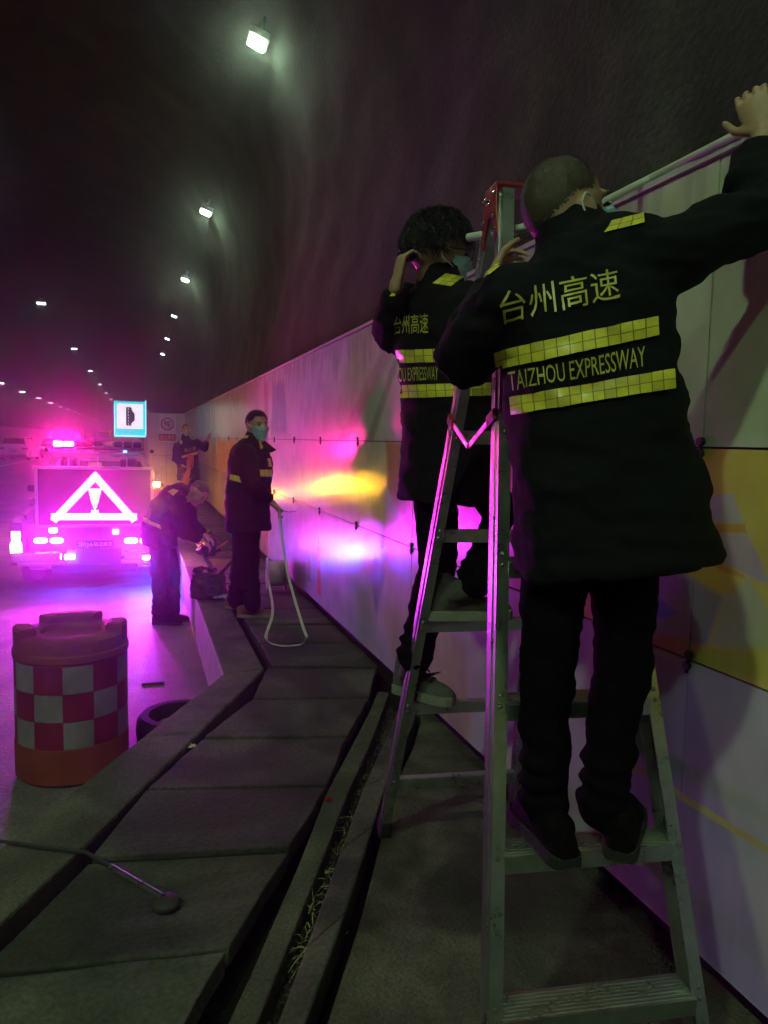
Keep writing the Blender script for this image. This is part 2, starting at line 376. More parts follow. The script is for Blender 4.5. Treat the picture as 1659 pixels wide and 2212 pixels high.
shapes = [
 # (convex polygon in wall metres (y, z), colour, softness)
 ([(-3, z0), (30, z0), (30, z1), (-3, z1)], (0.52, 0.51, 0.62), 0.002),  # bottom row painted darker for light fading down the wall
 ([(-3, z2), (2.9, z2), (2.2, z3), (-3, z3)], (0.50, 0.63, 0.37), 0.10),  # top field painted green in place of the lamps' green light
 ([(-3, z1), (2.45, z1), (2.75, z2), (-3, z2)], YEL, 0.004),
 ([(3.0, z1+0.02), (3.7, z1), (4.3, z1+0.3), (4.35, z2), (3.1, z2)], ORA, 0.05),
 ([(2.45, z1), (3.0, z1), (3.2, z2), (2.75, z2)], (0.72, 0.42, 0.22), 0.03),
 (zr(*A6, [(1200, 410), (1480, 390), (1530, 560), (1200, 560)]), LIL, 0.012),
 (zr(*A6, [(1150, 560), (1530, 560), (1540, 615), (1150, 615)]), ORA, 0.006),
 (zr(*A6, [(1150, 615), (1540, 615), (1659, 900), (1500, 850), (1330, 740), (1150, 640)]), (0.52, 0.40, 0.58), 0.012),
 (zr(*A6, [(1290, 745), (1330, 740), (1500, 840), (1520, 870), (1400, 830)]), ORA, 0.008),
 (zr(*A6, [(900, 760), (1080, 790), (1240, 870), (1400, 970), (1300, 1240), (900, 1200)]), (0.33, 0.34, 0.50), 0.02),
 (zr(*A6, [(1400, 970), (1530, 870), (1659, 1060), (1659, 1270), (1310, 1240)]), (0.52, 0.52, 0.34), 0.02),
 (zr(*A6, [(900, 960), (1060, 990), (1145, 1065), (1090, 1095), (900, 1100)]), (0.12, 0.16, 0.72), 0.015),
 (zr(*A6, [(900, 1180), (1210, 1190), (1205, 1330), (900, 1240)]), (0.50, 0.26, 0.10), 0.012),
 # lower row: lavender fields painted darker for the fading light, a thin yellow diagonal
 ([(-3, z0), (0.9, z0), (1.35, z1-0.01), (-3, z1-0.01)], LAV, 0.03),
 ([(1.25, z0), (1.5, z0), (2.05, z1-0.02), (1.65, z1-0.02)], PUR, 0.03),
 ([(2.0, z0), (2.35, z0), (2.6, 0.6), (2.1, 0.6)], (0.5, 0.4, 0.62), 0.04),
 (zr(*A5, [(760, 810), (1659, 1370), (1659, 1420), (760, 860)]), (0.58, 0.50, 0.16), 0.006),
 ([(3.0, z0), (4.0, z0), (4.3, 0.35), (4.25, 0.68), (3.6, 0.66), (3.1, 0.5)], (0.58, 0.46, 0.36), 0.05),
 ([(4.25, z0), (4.5, z0), (4.75, 0.45), (4.5, 0.72), (4.3, 0.66), (4.45, 0.35)], (0.16, 0.24, 0.62), 0.06),
 ([(6.35, 0.2), (6.5, 0.2), (6.45, 0.66), (6.38, 0.66)], GRN, 0.03),
 ([(5.95, 0.16), (6.1, 0.16), (6.15, 0.64), (6.05, 0.66)], (0.72, 0.18, 0.06), 0.03),
 ([(9.0, z1), (11.2, z1), (10.8, z2), (9.3, z2)], (0.75, 0.36, 0.12), 0.08),
 ([(8.6, z0), (9.0, z0), (9.0, z3-0.1), (8.7, z3-0.1)], (0.55, 0.28, 0.26), 0.06),
 ([(7.5, z2+0.05), (8.5, z2+0.05), (8.4, z3-0.12), (7.7, z3-0.15)], (0.34, 0.36, 0.5), 0.10),
 ([(11.5, z1), (15, z1), (14.5, z2), (11.7, z2)], (0.72, 0.5, 0.32), 0.15),
 ([(5.2, z2), (5.5, z2), (4.3, z3-0.1), (4.0, z3-0.1)], (0.55, 0.42, 0.52), 0.06),
 ([(4.6, z2), (4.75, z2), (4.1, z3-0.15), (4.0, z3-0.15)], (0.44, 0.40, 0.44), 0.04),
]
def mural(sel):
    m = bpy.data.materials.new('painted wall panel'); m.use_nodes = True; N, L = nodes(m); b = N['Principled BSDF']; X.m = m
    g = N.new('ShaderNodeNewGeometry'); sp = N.new('ShaderNodeSeparateXYZ'); L.new(g.outputs['Position'], sp.inputs[0])
    wob = N.new('ShaderNodeTexNoise'); wob.inputs['Scale'].default_value = 2.2; wob.inputs['Detail'].default_value = 1; L.new(g.outputs['Position'], wob.inputs['Vector'])
    wv = (X(wob.outputs['Fac']) - 0.5)*0.06
    y = X(sp.outputs['Y']) + wv; z = X(sp.outputs['Z'])
    col = N.new('ShaderNodeRGB'); col.outputs[0].default_value = (0.70, 0.68, 0.68, 1); cur = col.outputs[0]
    for poly, c, soft in sel:
        ctr = (sum(p[0] for p in poly)/len(poly), sum(p[1] for p in poly)/len(poly)); acc = None
        for i in range(len(poly)):
            (ya, za), (yb, zb) = poly[i], poly[(i+1) % len(poly)]
            ny, nz = zb-za, ya-yb; l = math.hypot(ny, nz)
            if l < 1e-6: continue
            ny /= l; nz /= l; d = -(ny*ya+nz*za)
            if ny*ctr[0]+nz*ctr[1]+d < 0: ny, nz, d = -ny, -nz, -d
            e = X.op('MULTIPLY_ADD', y, ny/soft, d/soft); e = X.op('MULTIPLY_ADD', z, nz/soft, e)
            acc = e if acc is None else X.op('MINIMUM', acc, e)
        msk = X.op('ADD', acc, 0.5, clamp=True)*0.93
        mx = N.new('ShaderNodeMix'); mx.data_type = 'RGBA'; L.new(msk.v, mx.inputs[0]); L.new(cur, mx.inputs[6]); mx.inputs[7].default_value = (*c, 1); cur = mx.outputs[2]
    # pale vertical streaks painted as reflections and grey water marks running down from the top
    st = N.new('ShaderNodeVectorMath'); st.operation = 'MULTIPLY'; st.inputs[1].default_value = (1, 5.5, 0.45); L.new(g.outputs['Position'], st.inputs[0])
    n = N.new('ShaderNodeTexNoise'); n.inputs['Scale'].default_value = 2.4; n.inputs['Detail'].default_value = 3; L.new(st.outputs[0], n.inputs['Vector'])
    reflect_streak = X.op('MULTIPLY_ADD', n.outputs['Fac'], 1.6, -0.62, clamp=True)
    mx = N.new('ShaderNodeMix'); mx.data_type = 'RGBA'; L.new((reflect_streak*0.35).v, mx.inputs[0]); L.new(cur, mx.inputs[6]); mx.inputs[7].default_value = (0.66, 0.66, 0.72, 1); cur = mx.outputs[2]
    edge_ = X.op('MULTIPLY_ADD', X(n.outputs['Fac']), 1.1, z*0.95)
    dm = X.op('MULTIPLY_ADD', edge_, 7.0, -17.2, clamp=True)
    mx = N.new('ShaderNodeMix'); mx.data_type = 'RGBA'; L.new((dm*0.5).v, mx.inputs[0]); L.new(cur, mx.inputs[6]); mx.inputs[7].default_value = (0.34, 0.35, 0.30, 1); cur = mx.outputs[2]
    n5 = N.new('ShaderNodeTexNoise'); n5.inputs['Scale'].default_value = 6; n5.inputs['Detail'].default_value = 3; L.new(g.outputs['Position'], n5.inputs['Vector'])
    dirt = X.op('MULTIPLY_ADD', n5.outputs['Fac'], 0.5, 0.72)
    sc = N.new('ShaderNodeVectorMath'); sc.operation = 'SCALE'; L.new(cur, sc.inputs[0]); L.new(dirt.v, sc.inputs['Scale']); cur = sc.outputs[0]
    L.new(cur, b.inputs['Base Color'])
    rg = X.op('MULTIPLY_ADD', n.outputs['Fac'], 0.13, 0.17); L.new(rg.v, b.inputs['Roughness'])
    b.inputs['Specular IOR Level'].default_value = 0.6
    bp = N.new('ShaderNodeBump'); bp.inputs['Strength'].default_value = 0.05; bp.inputs['Distance'].default_value = 0.01; L.new(n.outputs['Fac'], bp.inputs['Height']); L.new(bp.outputs['Normal'], b.inputs['Normal'])
    return m
_mc = {}
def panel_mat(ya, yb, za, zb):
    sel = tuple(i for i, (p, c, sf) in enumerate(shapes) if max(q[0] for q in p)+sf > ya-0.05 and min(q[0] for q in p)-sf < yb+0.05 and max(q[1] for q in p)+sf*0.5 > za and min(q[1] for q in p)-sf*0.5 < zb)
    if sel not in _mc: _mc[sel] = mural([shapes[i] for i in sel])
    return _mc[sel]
clad = empty('wall_cladding', (W, 8, 0)); tag(clad, 'glossy mural-painted wall panels running along the walkway behind the ladder', 'wall')
y = 1.64-1.1*4; rows = [(z0, z1), (z1, z2), (z2, z3)]
M_seam = mat('dark seam filler', (0.02, 0.02, 0.02), 0.8)
clip_me = None
while y < YE-0.02:
    y1_ = min(y+1.1, YE)
    for (za, zb) in rows:
        tilt = rnd(-0.0025, 0.0025)
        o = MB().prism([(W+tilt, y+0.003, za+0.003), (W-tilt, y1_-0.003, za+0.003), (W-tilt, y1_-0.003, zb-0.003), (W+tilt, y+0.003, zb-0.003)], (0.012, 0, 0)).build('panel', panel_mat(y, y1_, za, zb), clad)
    if 1.0 < y < 13:
        for zc in (z1, z2):
            for dz in (-0.016, 0.016):
                if clip_me is None:
                    b = MB().lathe([(0.0001, -0.010), (0.011, -0.010), (0.012, -0.006), (0.012, 0.004)], 10, axis='X').box((-0.004, 0.0, -0.006*1), (0.008, 0.006, 0.03))
                    o = b.build('clip', M_black, clad); clip_me = o.data
                else:
                    o = bpy.data.objects.new('clip', clip_me); COL.objects.link(o); o.parent = clad; o.matrix_parent_inverse = clad.matrix_world.inverted()
                o.location = clad.matrix_world.inverted() @ V((W-0.002, y, zc+dz)) if False else V((W-0.002, y+rnd(-0.004, 0.004), zc+dz))
    y = y1_
MB().box((W+0.021, (YE-3)/2+0.2, (z0+z3)/2), (0.008, YE+3.2, z3-z0-0.02)).build('backing_board', M_seam, clad)
MB().box((W+0.005, (YE-3)/2+0.2, z3+0.012), (0.03, YE+3.2, 0.018)).build('top_trim', mat('pale trim', (0.5, 0.5, 0.48), 0.5, vary=0.2), clad)
bw = MB().box((W+0.10, (YE-3)/2, 0.03), (0.05, YE+4, 0.24)); struct(bw.build('wall_base', M_pit))

# end wall closing the lay-by, and the far tunnel side wall
pL = on(317, 930, 1, YE)
ex0 = pL.x
ew = empty('end_wall', (0.2, YE, 0)); tag(ew, 'pale panelled wall closing the end of the lay-by under the dark vault', 'wall')
M_endw = mat('pale enamel', (0.62, 0.60, 0.62), 0.35, vary=0.12, vscale=2)
n = 2; xs = [ex0 + (W-ex0)*i/n for i in range(n+1)]
for i in range(n):
    for (za, zb) in ((-0.1, z1), (z1, z2), (z2, z3)):
        MB().box(((xs[i]+xs[i+1])/2, YE+0.01, (za+zb)/2), (xs[i+1]-xs[i]-0.008, 0.02, zb-za-0.008)).build('panel', M_endw, ew)
MB().box(((ex0+W)/2, YE+0.06, z3/2-0.1), (W-ex0, 0.05, z3+0.2)).build('backing', M_seam, ew)
MB().box((ex0+0.03, YE+60, 0.9), (0.06, 120, z3+0.6)).build('return_wall', M_endw, ew)
lw = MB().box((-14.45, 165, 0.9), (0.1, 350, 2.7)); tag(lw.build('tunnel_side_wall', mat('far pale wall', (0.55, 0.53, 0.53), 0.5, vary=0.1, vscale=1)), 'pale low wall along the far side of the road under the vault', 'wall')
fk = MB().box((-14.0, 165, ZR+0.1), (0.8, 350, 0.25)); struct(fk.build('far_kerb', M_kerb))

# ------------------------------------------------------------------ tunnel lamps (rows continue past the frame) and two added fill lamps
LAMPC = (0.66, 1.0, 0.62)
M_lens = glow('lamp lens', LAMPC, 130.0); M_lensw = glow('weak lamp lens', LAMPC, 95.0); M_lens_fill = glow('middle lamp lens', (0.66, 1.0, 0.56), 500.0)
M_lensf = glow('far lamp lens', (0.92, 1.0, 1.0), 20.0); M_lensf.cycles.emission_sampling = 'NONE'
M_case = mat('lamp housing', (0.16, 0.17, 0.17), 0.5, metal=0.4)
def lamp(x, y, z, lx, ly, label, group, m, tilt=0.0):
    e = empty('tunnel_lamp', (x, y, z)); tag(e, label, 'lamp', group)
    R = Matrix.Rotation(tilt, 3, 'Y')
    b = MB(); b.box(R @ V((0, 0, 0.05)), (lx+0.06, ly+0.06, 0.08), rot=R); 
    for s in (-1, 1): b.box(R @ V((0, s*(ly/2+0.02), 0.14)), (0.04, 0.02, 0.16), rot=R)
    o = b.build('housing', M_case, None, bevel=0.01); o.location = (x, y, z); o.parent = e; o.matrix_parent_inverse = e.matrix_world.inverted()
    b = MB(); b.box(R @ V((0, 0, 0.0)), (lx, ly, 0.008), rot=R)
    o = b.build('lens', m); o.location = (x, y, z); o.parent = e; o.matrix_parent_inverse = e.matrix_world.inverted()
zl = 5.62
k1 = (zl-1.45)/4.75
order = ['nearest', 'second', 'third', 'fourth', 'fifth', 'sixth']
for i in range(-2, 6):
    yy = (9.5+7.2*i)*k1; lb = ('bright white floodlight on the right of the vault, %s of its visible row' % order[i]) if i >= 0 else ['white floodlight of the right-hand row behind the camera', 'white floodlight of the right-hand row straight above the ladder'][i+2]
    lamp(1.40*k1, yy, zl, 0.17, 0.23, lb, 'right-hand tunnel lamps', (M_lens if i < 3 else M_lensf) if i > -1 else M_lensw, radians(18))
zm = 7.68; k2 = (zm-1.45)/4.75
for i in range(-2, 6):
    yy = (30.3+14.9*i)*k2 if i > -2 else -6.0; lb = ('small white lamp on the vault above the road, %s from the left edge' % ['first', 'second', 'third', 'fourth', 'fifth', 'sixth'][i]) if i >= 0 else ['white floodlight of the middle row behind the camera', 'white floodlight of the middle row beyond the left edge'][i+2]
    lamp(-3.3*k2, yy, zm, 0.34, 0.46, lb, 'middle row tunnel lamps', M_lens_fill if i == -2 else M_lensf)  # unseen lamp behind the camera: moved and brightened to steer the shadows
lamp(-3.3*k2, -2.0, zm, 0.34, 0.46, 'white floodlight of the middle row just behind the camera on its left', 'middle row tunnel lamps', M_lens_fill)  # extra unseen lamp, added to soften the shadows on the wall
zf = 6.5; k3 = (zf-1.45)/4.75
M_lensl = glow('side lamp lens', (0.92, 1.0, 1.0), 34.0)
for i in range(-3, 19):
    yy = (79.7+14.6*i)*k3
    lamp(-12.4*k3, yy, zf, 0.62, 0.75, 'tiny white lamp in the long left-hand row receding above the far wall' if i >= 0 else 'white lamp of the left-hand row beyond the left edge, %s from it' % ['third', 'second', 'first'][i+3], 'left-hand tunnel lamps', M_lensf if i >= 0 else M_lensl)

# ------------------------------------------------------------------ signs at the end of the lay-by
M_signw = glow('lit sign white', (0.9, 0.88, 1.0), 1.0, base=(0.7, 0.72, 0.75))
M_signt = glow('lit sign teal', (0.0, 0.72, 0.80), 1.0, base=(0.0, 0.35, 0.38))
M_signk = mat('sign black', (0.03, 0.01, 0.03), 0.5)
M_edgel = glow('lit sign edge', (0.35, 0.75, 1.0), 1.6)
ys_ = YE-0.9
a = on(246, 866, 1, ys_); c = on(316, 945, 1, ys_)
sx0, sx1, sz0, sz1 = a.x, c.x, c.z, a.z
sg = empty('lay_by_sign', ((sx0+sx1)/2, ys_, -0.41)); tag(sg, 'backlit teal and white lay-by sign with a black road symbol', 'sign')
def sq(u, v): return V((sx0+(sx1-sx0)*u, ys_, sz0+(sz1-sz0)*v))
MB().box(((sx0+sx1)/2, ys_+0.08, (sz0+sz1)/2), (sx1-sx0+0.03, 0.14, sz1-sz0+0.03)).build('case', M_case, sg, bevel=0.02)
MB().prism([sq(0, 0), sq(1, 0), sq(1, 1), sq(0, 1)], (0, 0.01, 0)).build('teal_field', M_signt, sg)
MB().prism([sq(0.09, 0.24)+V((0, -0.006, 0)), sq(0.9, 0.24)+V((0, -0.006, 0)), sq(0.9, 0.93)+V((0, -0.006, 0)), sq(0.09, 0.93)+V((0, -0.006, 0))], (0, 0.005, 0)).build('white_field', M_signw, sg)
pl = [(0.37, 0.32), (0.53, 0.32), (0.545, 0.40), (0.60, 0.44), (0.64, 0.47), (0.64, 0.66), (0.60, 0.70), (0.555, 0.76), (0.54, 0.84), (0.37, 0.84)]
MB().prism([sq(*p)+V((0, -0.011, 0)) for p in pl], (0, 0.004, 0)).build('road_symbol', M_signk, sg)
for i in range(6):
    v = 0.35+i*0.083; MB().prism([sq(0.435, v)+V((0, -0.014, 0)), sq(0.45, v)+V((0, -0.014, 0)), sq(0.45, v+0.045)+V((0, -0.014, 0)), sq(0.435, v+0.045)+V((0, -0.014, 0))], (0, 0.002, 0)).build('dash', M_signw, sg)
fr = MB()
for (p, q) in ((sq(0.01, 0.06), sq(0.01, 0.9)), (sq(0.99, 0.06), sq(0.99, 1.05)), (sq(0.03, 0.03), sq(0.97, 0.03))): fr.tube([p+V((0, -0.03, 0)), q+V((0, -0.03, 0))], 0.012, 8)
fr.build('edge_tube', M_edgel, sg)
MB().box((sx1-0.06, ys_+0.2, (sz0-0.41)/2), (0.10, 0.10, sz0+0.41)).build('post', M_case, sg)
# no parking sign on the end wall
c = on(361.5, 925, 1, YE); hw, hh = 0.26, 0.43
np_ = empty('no_parking_sign', (c.x, YE-0.02, c.z)); tag(np_, 'small red and white no-parking notice fixed to the pale end wall', 'sign')
M_sgn = mat('sign white', (0.78, 0.78, 0.8), 0.4); M_sgr = mat('sign red', (0.55, 0.02, 0.05), 0.4)
def nq(u, v, d=0.0): return V((c.x+u*hw, YE-0.025-d, c.z+v*hh))
MB().prism([nq(-1, -1), nq(1, -1), nq(1, 1), nq(-1, 1)], (0, 0.01, 0)).build('plate', M_sgn, np_, bevel=0.02)
MB().prism([nq(-0.97, -0.92, 0.004), nq(0.97, -0.92, 0.004), nq(0.97, -0.42, 0.004), nq(-0.97, -0.42, 0.004)], (0, 0.002, 0)).build('red_band', M_sgr, np_)
cc = nq(0, 0.30, 0.004); b = MB(); n = 28
for i in range(n):
    a0, a1 = 2*pi*i/n, 2*pi*(i+1)/n
    b.add([cc+V((cos(t)*r_, 0, sin(t)*r_)) for t, r_ in ((a0, 0.16), (a1, 0.16), (a1, 0.20), (a0, 0.20))], [(0, 1, 2, 3)])
b.add([cc+V((x_, -0.001, z_)) for x_, z_ in ((-0.13, 0.115), (-0.115, 0.13), (0.13, -0.115), (0.115, -0.13))], [(0, 1, 2, 3)])
b.build('prohibition_ring', M_sgr, np_)
flat_text('symbol', '停', cc+V((-0.11, 0.001, -0.11)), (0.22, 0, 0), (0, 0, 0.22), M_signk, np_)
flat_text('lettering', '禁止停车', nq(-0.85, -0.84, 0.008), (hw*1.7, 0, 0), (0, 0, 0.15), M_sgn, np_)
# ------------------------------------------------------------------ warning truck with LED board
LEDC = (1.0, 0.03, 0.60)
M_led = glow('LED board light', LEDC, LEDS)
M_ledw = glow('rear work light', (1.0, 0.05, 0.85), 60.0)
M_amb = glow('amber indicator', (1.0, 0.36, 0.03), 60.0)
M_flash = glow('amber flasher', (1.0, 0.40, 0.02), 1900.0)
M_tail = glow('tail lamp lit', (1.0, 0.12, 0.20), 40.0)
M_redb = glow('red beacon', (1.0, 0.012, 0.30), 2400.0)
M_blue = glow('blue strobe', (0.01, 0.05, 1.0), 7500.0)
M_cabglow = glow('cab lamp', (1.0, 0.33, 0.16), 130.0)
M_tbody = mat('truck paint', (0.30, 0.26, 0.28), 0.3, vary=0.08, vscale=3, coat=0.4)
M_tdark = mat('truck dark trim', (0.02, 0.02, 0.022), 0.5, vary=0.2)
M_chrome = mat('chrome', (0.7, 0.7, 0.72), 0.12, metal=1.0)
M_board = mat('LED board face', (0.012, 0.010, 0.014), 0.55, bump=0.3, bscale=150)
M_frame = mat('board frame', (0.45, 0.44, 0.44), 0.45, metal=0.5)
def glass(name, col, tint=0.25):
    m = bpy.data.materials.new(name); m.use_nodes = True; N, L = nodes(m); b = N['Principled BSDF']
    b.inputs['Base Color'].default_value = (*col, 1); b.inputs['Roughness'].default_value = 0.08; b.inputs['Alpha'].default_value = tint; return m
M_glass = glass('window glass', (0.02, 0.02, 0.025), 0.35)
M_glassd = mat('dark window', (0.01, 0.01, 0.013), 0.08, spec=0.8)
YB, YBU, YC = 9.72, 9.45, 11.0
def T(px, py, y): return on(px, py, 1, y)
tc_ = T(202, 1200, YBU)
TX = tc_.x; HWID = 0.90
trk = empty('warning_truck', (TX, YBU, ZR)); tag(trk, 'pickup truck with a lit red triangle warning board across its tail', 'truck')
# --- LED board
bl, br = T(77, 1010, YB), T(329, 1134, YB)
bx0, bx1, bz0, bz1 = bl.x, br.x, br.z, bl.z
b = MB(); b.box(((bx0+bx1)/2, YB+0.04, (bz0+bz1)/2), (bx1-bx0, 0.07, bz1-bz0)); board = b.build('warning_board', M_board, trk)
fr = MB(); t = 0.035
for (cx_, cz_, wx, wz) in (((bx0+bx1)/2, bz1, bx1-bx0+t, t), ((bx0+bx1)/2, bz0, bx1-bx0+t, t), (bx0, (bz0+bz1)/2, t, bz1-bz0+t), (bx1, (bz0+bz1)/2, t, bz1-bz0+t)):
    fr.box((cx_, YB+0.03+rnd(0, 0.001), cz_), (wx, 0.11, wz))
fr.build('frame', M_frame, board, bevel=0.004)
def leds(name, pts, m, r=0.011):
    b = MB()
    for p in pts:
        vs = [p+V((cos(a)*r, -0.006 if k else 0, sin(a)*r)) for k in (0, 1) for a in [2*pi*i/6 for i in range(6)]]
        b.add(vs, [tuple(range(6, 12))] + [(i, (i+1) % 6, 6+(i+1) % 6, 6+i) for i in range(6)])
    o = b.build(name, m, board); o['kind'] = 'stuff'; return o
ta, tb, tcx = T(206, 1022, YB), T(112, 1121, YB), T(294, 1121, YB)
pts = []; cen = (ta+tb+tcx)/3
for a_, b_ in ((ta, tb), (tb, tcx), (tcx, ta)):
    n = int((b_-a_).length/0.024)
    for i in range(n+1):
        p = a_.lerp(b_, i/n); nn = (b_-a_).normalized().cross(V((0, 1, 0)))
        if nn.dot(cen-p) < 0: nn = -nn
        for k in range(4): pts.append(p+nn*(k*0.022-0.006)+V((0, -0.002, 0)))
leds('led_triangle', pts, M_led)
pts = []
for i in range(12):
    v = i/11; c_ = T(205, 1057, YB).lerp(T(205, 1099, YB), v); hw_ = 0.065*(1-v)**0.7+0.012
    k = max(1, int(hw_*2/0.022))
    for j in range(k): pts.append(c_+V((-hw_+2*hw_*(j+0.5)/k, -0.002, 0)))
c_ = T(205, 1107, YB)
for dx in (-0.033, -0.011, 0.011, 0.033):
    for dz in (-0.022, 0, 0.022): pts.append(c_+V((dx, -0.002, dz)))
leds('led_exclamation_mark', pts, M_led)
for zz in (0.86,):
    fb_ = MB().box((bx1+0.055, YB+0.05, zz), (0.07, 0.08, 0.11)).build('amber_flasher', M_tdark, trk, bevel=0.01)
    MB().box((bx1+0.055, YB+0.006, zz), (0.066, 0.012, 0.045)).build('lens', M_flash, fb_)
# --- bed, tailgate, bumper
x0, x1 = TX-HWID, TX+HWID
b = MB()
b.box((TX, YB+0.16, 0.08), (2*HWID-0.28, 0.06, 0.56)); b.build('tailgate', M_tbody, trk, bevel=0.02)
for s, nm in ((-1, 'bed_side'), (1, 'bed_side')):
    b = MB(); xx = TX+s*(HWID-0.05)
    prf = [(YB-0.10, -0.12), (YB-0.10, 0.40), (YB-0.02, 0.46), (YC, 0.46), (YC, -0.12), (YB+1.0, -0.12), (YB+0.9, 0.06), (YB+0.72, 0.14), (YB+0.52, 0.14), (YB+0.36, 0.06), (YB+0.26, -0.12)]
    b.prism([(xx-0.05, y_, z_) for y_, z_ in prf], (0.10, 0, 0)); b.build(nm, M_tbody, trk, bevel=0.02)
MB().box((TX, (YB+YC)/2+0.1, -0.08), (2*HWID-0.2, YC-YB, 0.06)).build('bed_floor', M_tdark, trk)
bp = MB()
for s in (-1, 1): bp.box((TX+s*0.62, YBU+0.08, 0.015), (0.54, 0.16, 0.13))
bp.box((TX, YBU+0.15, -0.06), (2*HWID-0.1, 0.10, 0.10))
bp.build('bumper', M_chrome, trk, bevel=0.03, seg=3)
MB().box((TX, YBU+0.10, 0.0), (0.62, 0.05, 0.20)).build('bumper_step', M_tdark, trk, bevel=0.01)
# number plate
pa, pb = T(162, 1188, YBU), T(246, 1167, YBU)
plt = MB().box(((pa.x+pb.x)/2, YBU+0.065, (pa.z+pb.z)/2), (pb.x-pa.x, 0.012, pb.z-pa.z)).build('number_plate', mat('plate blue', (0.02, 0.05, 0.25), 0.4), trk, bevel=0.006)
flat_text('lettering', '浙J6B283', (pa.x+0.03, YBU+0.056, pa.z+0.02), (pb.x-pa.x-0.06, 0, 0), (0, 0, pb.z-pa.z-0.04), M_white, plt)
# tail lamps
for s in (-1, 1):
    tl = MB(); xx = TX+s*(HWID-0.045)
    tl.box((xx, YB-0.115, 0.155), (0.13, 0.05, 0.50)); o = tl.build('tail_lamp', M_tdark, trk, bevel=0.012)
    MB().box((xx, YB-0.143, 0.245), (0.095, 0.012, 0.13)).build('lens', M_tail, o, bevel=0.01)
    MB().box((xx, YB-0.143, 0.115), (0.12, 0.014, 0.12)).build('amber_lens', M_amb, o, bevel=0.015)
    MB().box((xx, YB-0.143, -0.02), (0.095, 0.012, 0.09)).build('reflector', M_red, o, bevel=0.01)
# extra rear lights
def lens_oval(name, px0, px1, py0, py1, y, m, watts=0):
    a, c = T(px0, py1, y), T(px1, py0, y); cx_, cz_ = (a.x+c.x)/2, (a.z+c.z)/2; rx, rz = (c.x-a.x)/2, (c.z-a.z)/2
    e = MB(); n = 20
    ring = [V((cx_+rx*abs(cos(t_))**0.6*(1 if cos(t_) > 0 else -1), y, cz_+rz*abs(sin(t_))**0.7*(1 if sin(t_) > 0 else -1))) for t_ in [2*pi*i/n for i in range(n)]]
    e.prism(ring, (0, -0.02, 0)); o = e.build(name, m, trk, bevel=0.004)
    h = MB(); h.prism([V((cx_+(p.x-cx_)*1.12, y+0.001, cz_+(p.z-cz_)*1.2)) for p in ring], (0, 0.05, 0)); h.build('bezel', M_tdark, o)
    if watts:      # the lamp's own beam, backwards onto the road
        ld = bpy.data.lights.new('beam', 'SPOT'); ld.energy = watts; ld.color = (0.78, 0.012, 1.0); ld.spot_size = radians(104); ld.spot_blend = 1.0; ld.shadow_soft_size = 0.05; ld.specular_factor = 0.12
        lo = bpy.data.objects.new('beam', ld); COL.objects.link(lo); lo.parent = o; lo.matrix_parent_inverse = o.matrix_world.inverted()
        lo.matrix_world = Matrix.Translation(V((cx_, y-0.07, cz_))) @ V((0.04, -1, -0.03)).to_track_quat('-Z', 'Y').to_matrix().to_4x4()
lens_oval('fog_lamp', 73, 103, 1161, 1174, YBU-0.01, M_ledw, FOGW)
lens_oval('fog_lamp', 108, 137, 1161, 1174, YBU-0.01, M_ledw, FOGW)
lens_oval('fog_lamp', 268, 298, 1161, 1174, YBU-0.01, M_ledw, FOGW)
lens_oval('fog_lamp', 302, 331, 1161, 1174, YBU-0.01, M_ledw, FOGW)
lens_oval('work_lamp', 105, 125, 1138, 1152, YB+0.11, M_ledw)
a = T(243, 1154, YB+0.12); c_ = T(257, 1143, YB+0.12); bdg = MB()
for i in range(4): bdg.box((a.x+(c_.x-a.x)*(i+0.5)/4, YB+0.115, (a.z+c_.z)/2), ((c_.x-a.x)/6, 0.02, c_.z-a.z))
bdg.build('badge_light', glow('badge light', (0.7, 0.75, 1.0), 3.0), trk)
for px in (150, 318):
    p = T(px, 1202, YBU); MB().box((p.x, YBU+0.02, p.z-0.01), (0.11, 0.04, 0.05)).build('blue_strobe', M_blue if px > 200 else glow('blue marker', (0.01, 0.045, 1.0), 700.0), trk, bevel=0.008)
# cab
def cab_sec(y, hw, zb, zt, r=0.12):
    pts = [(-hw, zb), (hw, zb), (hw, zt-0.45*(zt-zb) if zt > 0.6 else zt-0.05)]
    return pts
ra, rb_ = T(116, 977, YC), T(309, 977, YC); sa, sb = T(90, 1013, YC), T(324, 1013, YC)
zt, zs = ra.z, sa.z
cabm = MB()
def cab_ring(y, dz, k=1.0):
    c = (ra.x+rb_.x)/2; hr = (rb_.x-ra.x)/2*k; hs = (sb.x-sa.x)/2*k
    return [V((c-hs, y, 0.1)), V((c-hs, y, zs+dz)), V((c-hr-0.03, y, zt-0.07+dz)), V((c-hr+0.05, y, zt+dz)), V((c+hr-0.05, y, zt+dz)), V((c+hr+0.03, y, zt-0.07+dz)), V((c+hs, y, zs+dz)), V((c+hs, y, 0.1))]
# rear frame round the window, roof and pillars (the window is a real opening)
Rr = cab_ring(YC, 0); 
win = [T(108, 1015, YC), T(120, 986, YC), T(302, 987, YC), T(314, 1015, YC)]
def quad_strip(outer, inner, m_):
    n = len(outer); b = MB()
    for i in range(n):
        j = (i+1) % n; b.add([outer[i], outer[j], inner[j], inner[i]], [(0, 1, 2, 3)])
    return b
w0, w1, w2, w3 = win
b = MB()
b.add([Rr[0], Rr[1], w0, w1, Rr[2], Rr[3], Rr[4], Rr[5], w2, w3, Rr[6], Rr[7]], [(0, 1, 2), (0, 2, 9, 11), (1, 4, 3, 2), (4, 5, 3), (5, 6, 8, 3), (6, 7, 8), (7, 10, 9, 8), (10, 11, 9)])
b.build('cab_rear', M_tbody, trk)
R2 = cab_ring(YC+1.25, -0.02); R3 = cab_ring(YC+1.75, -0.42, 0.98)
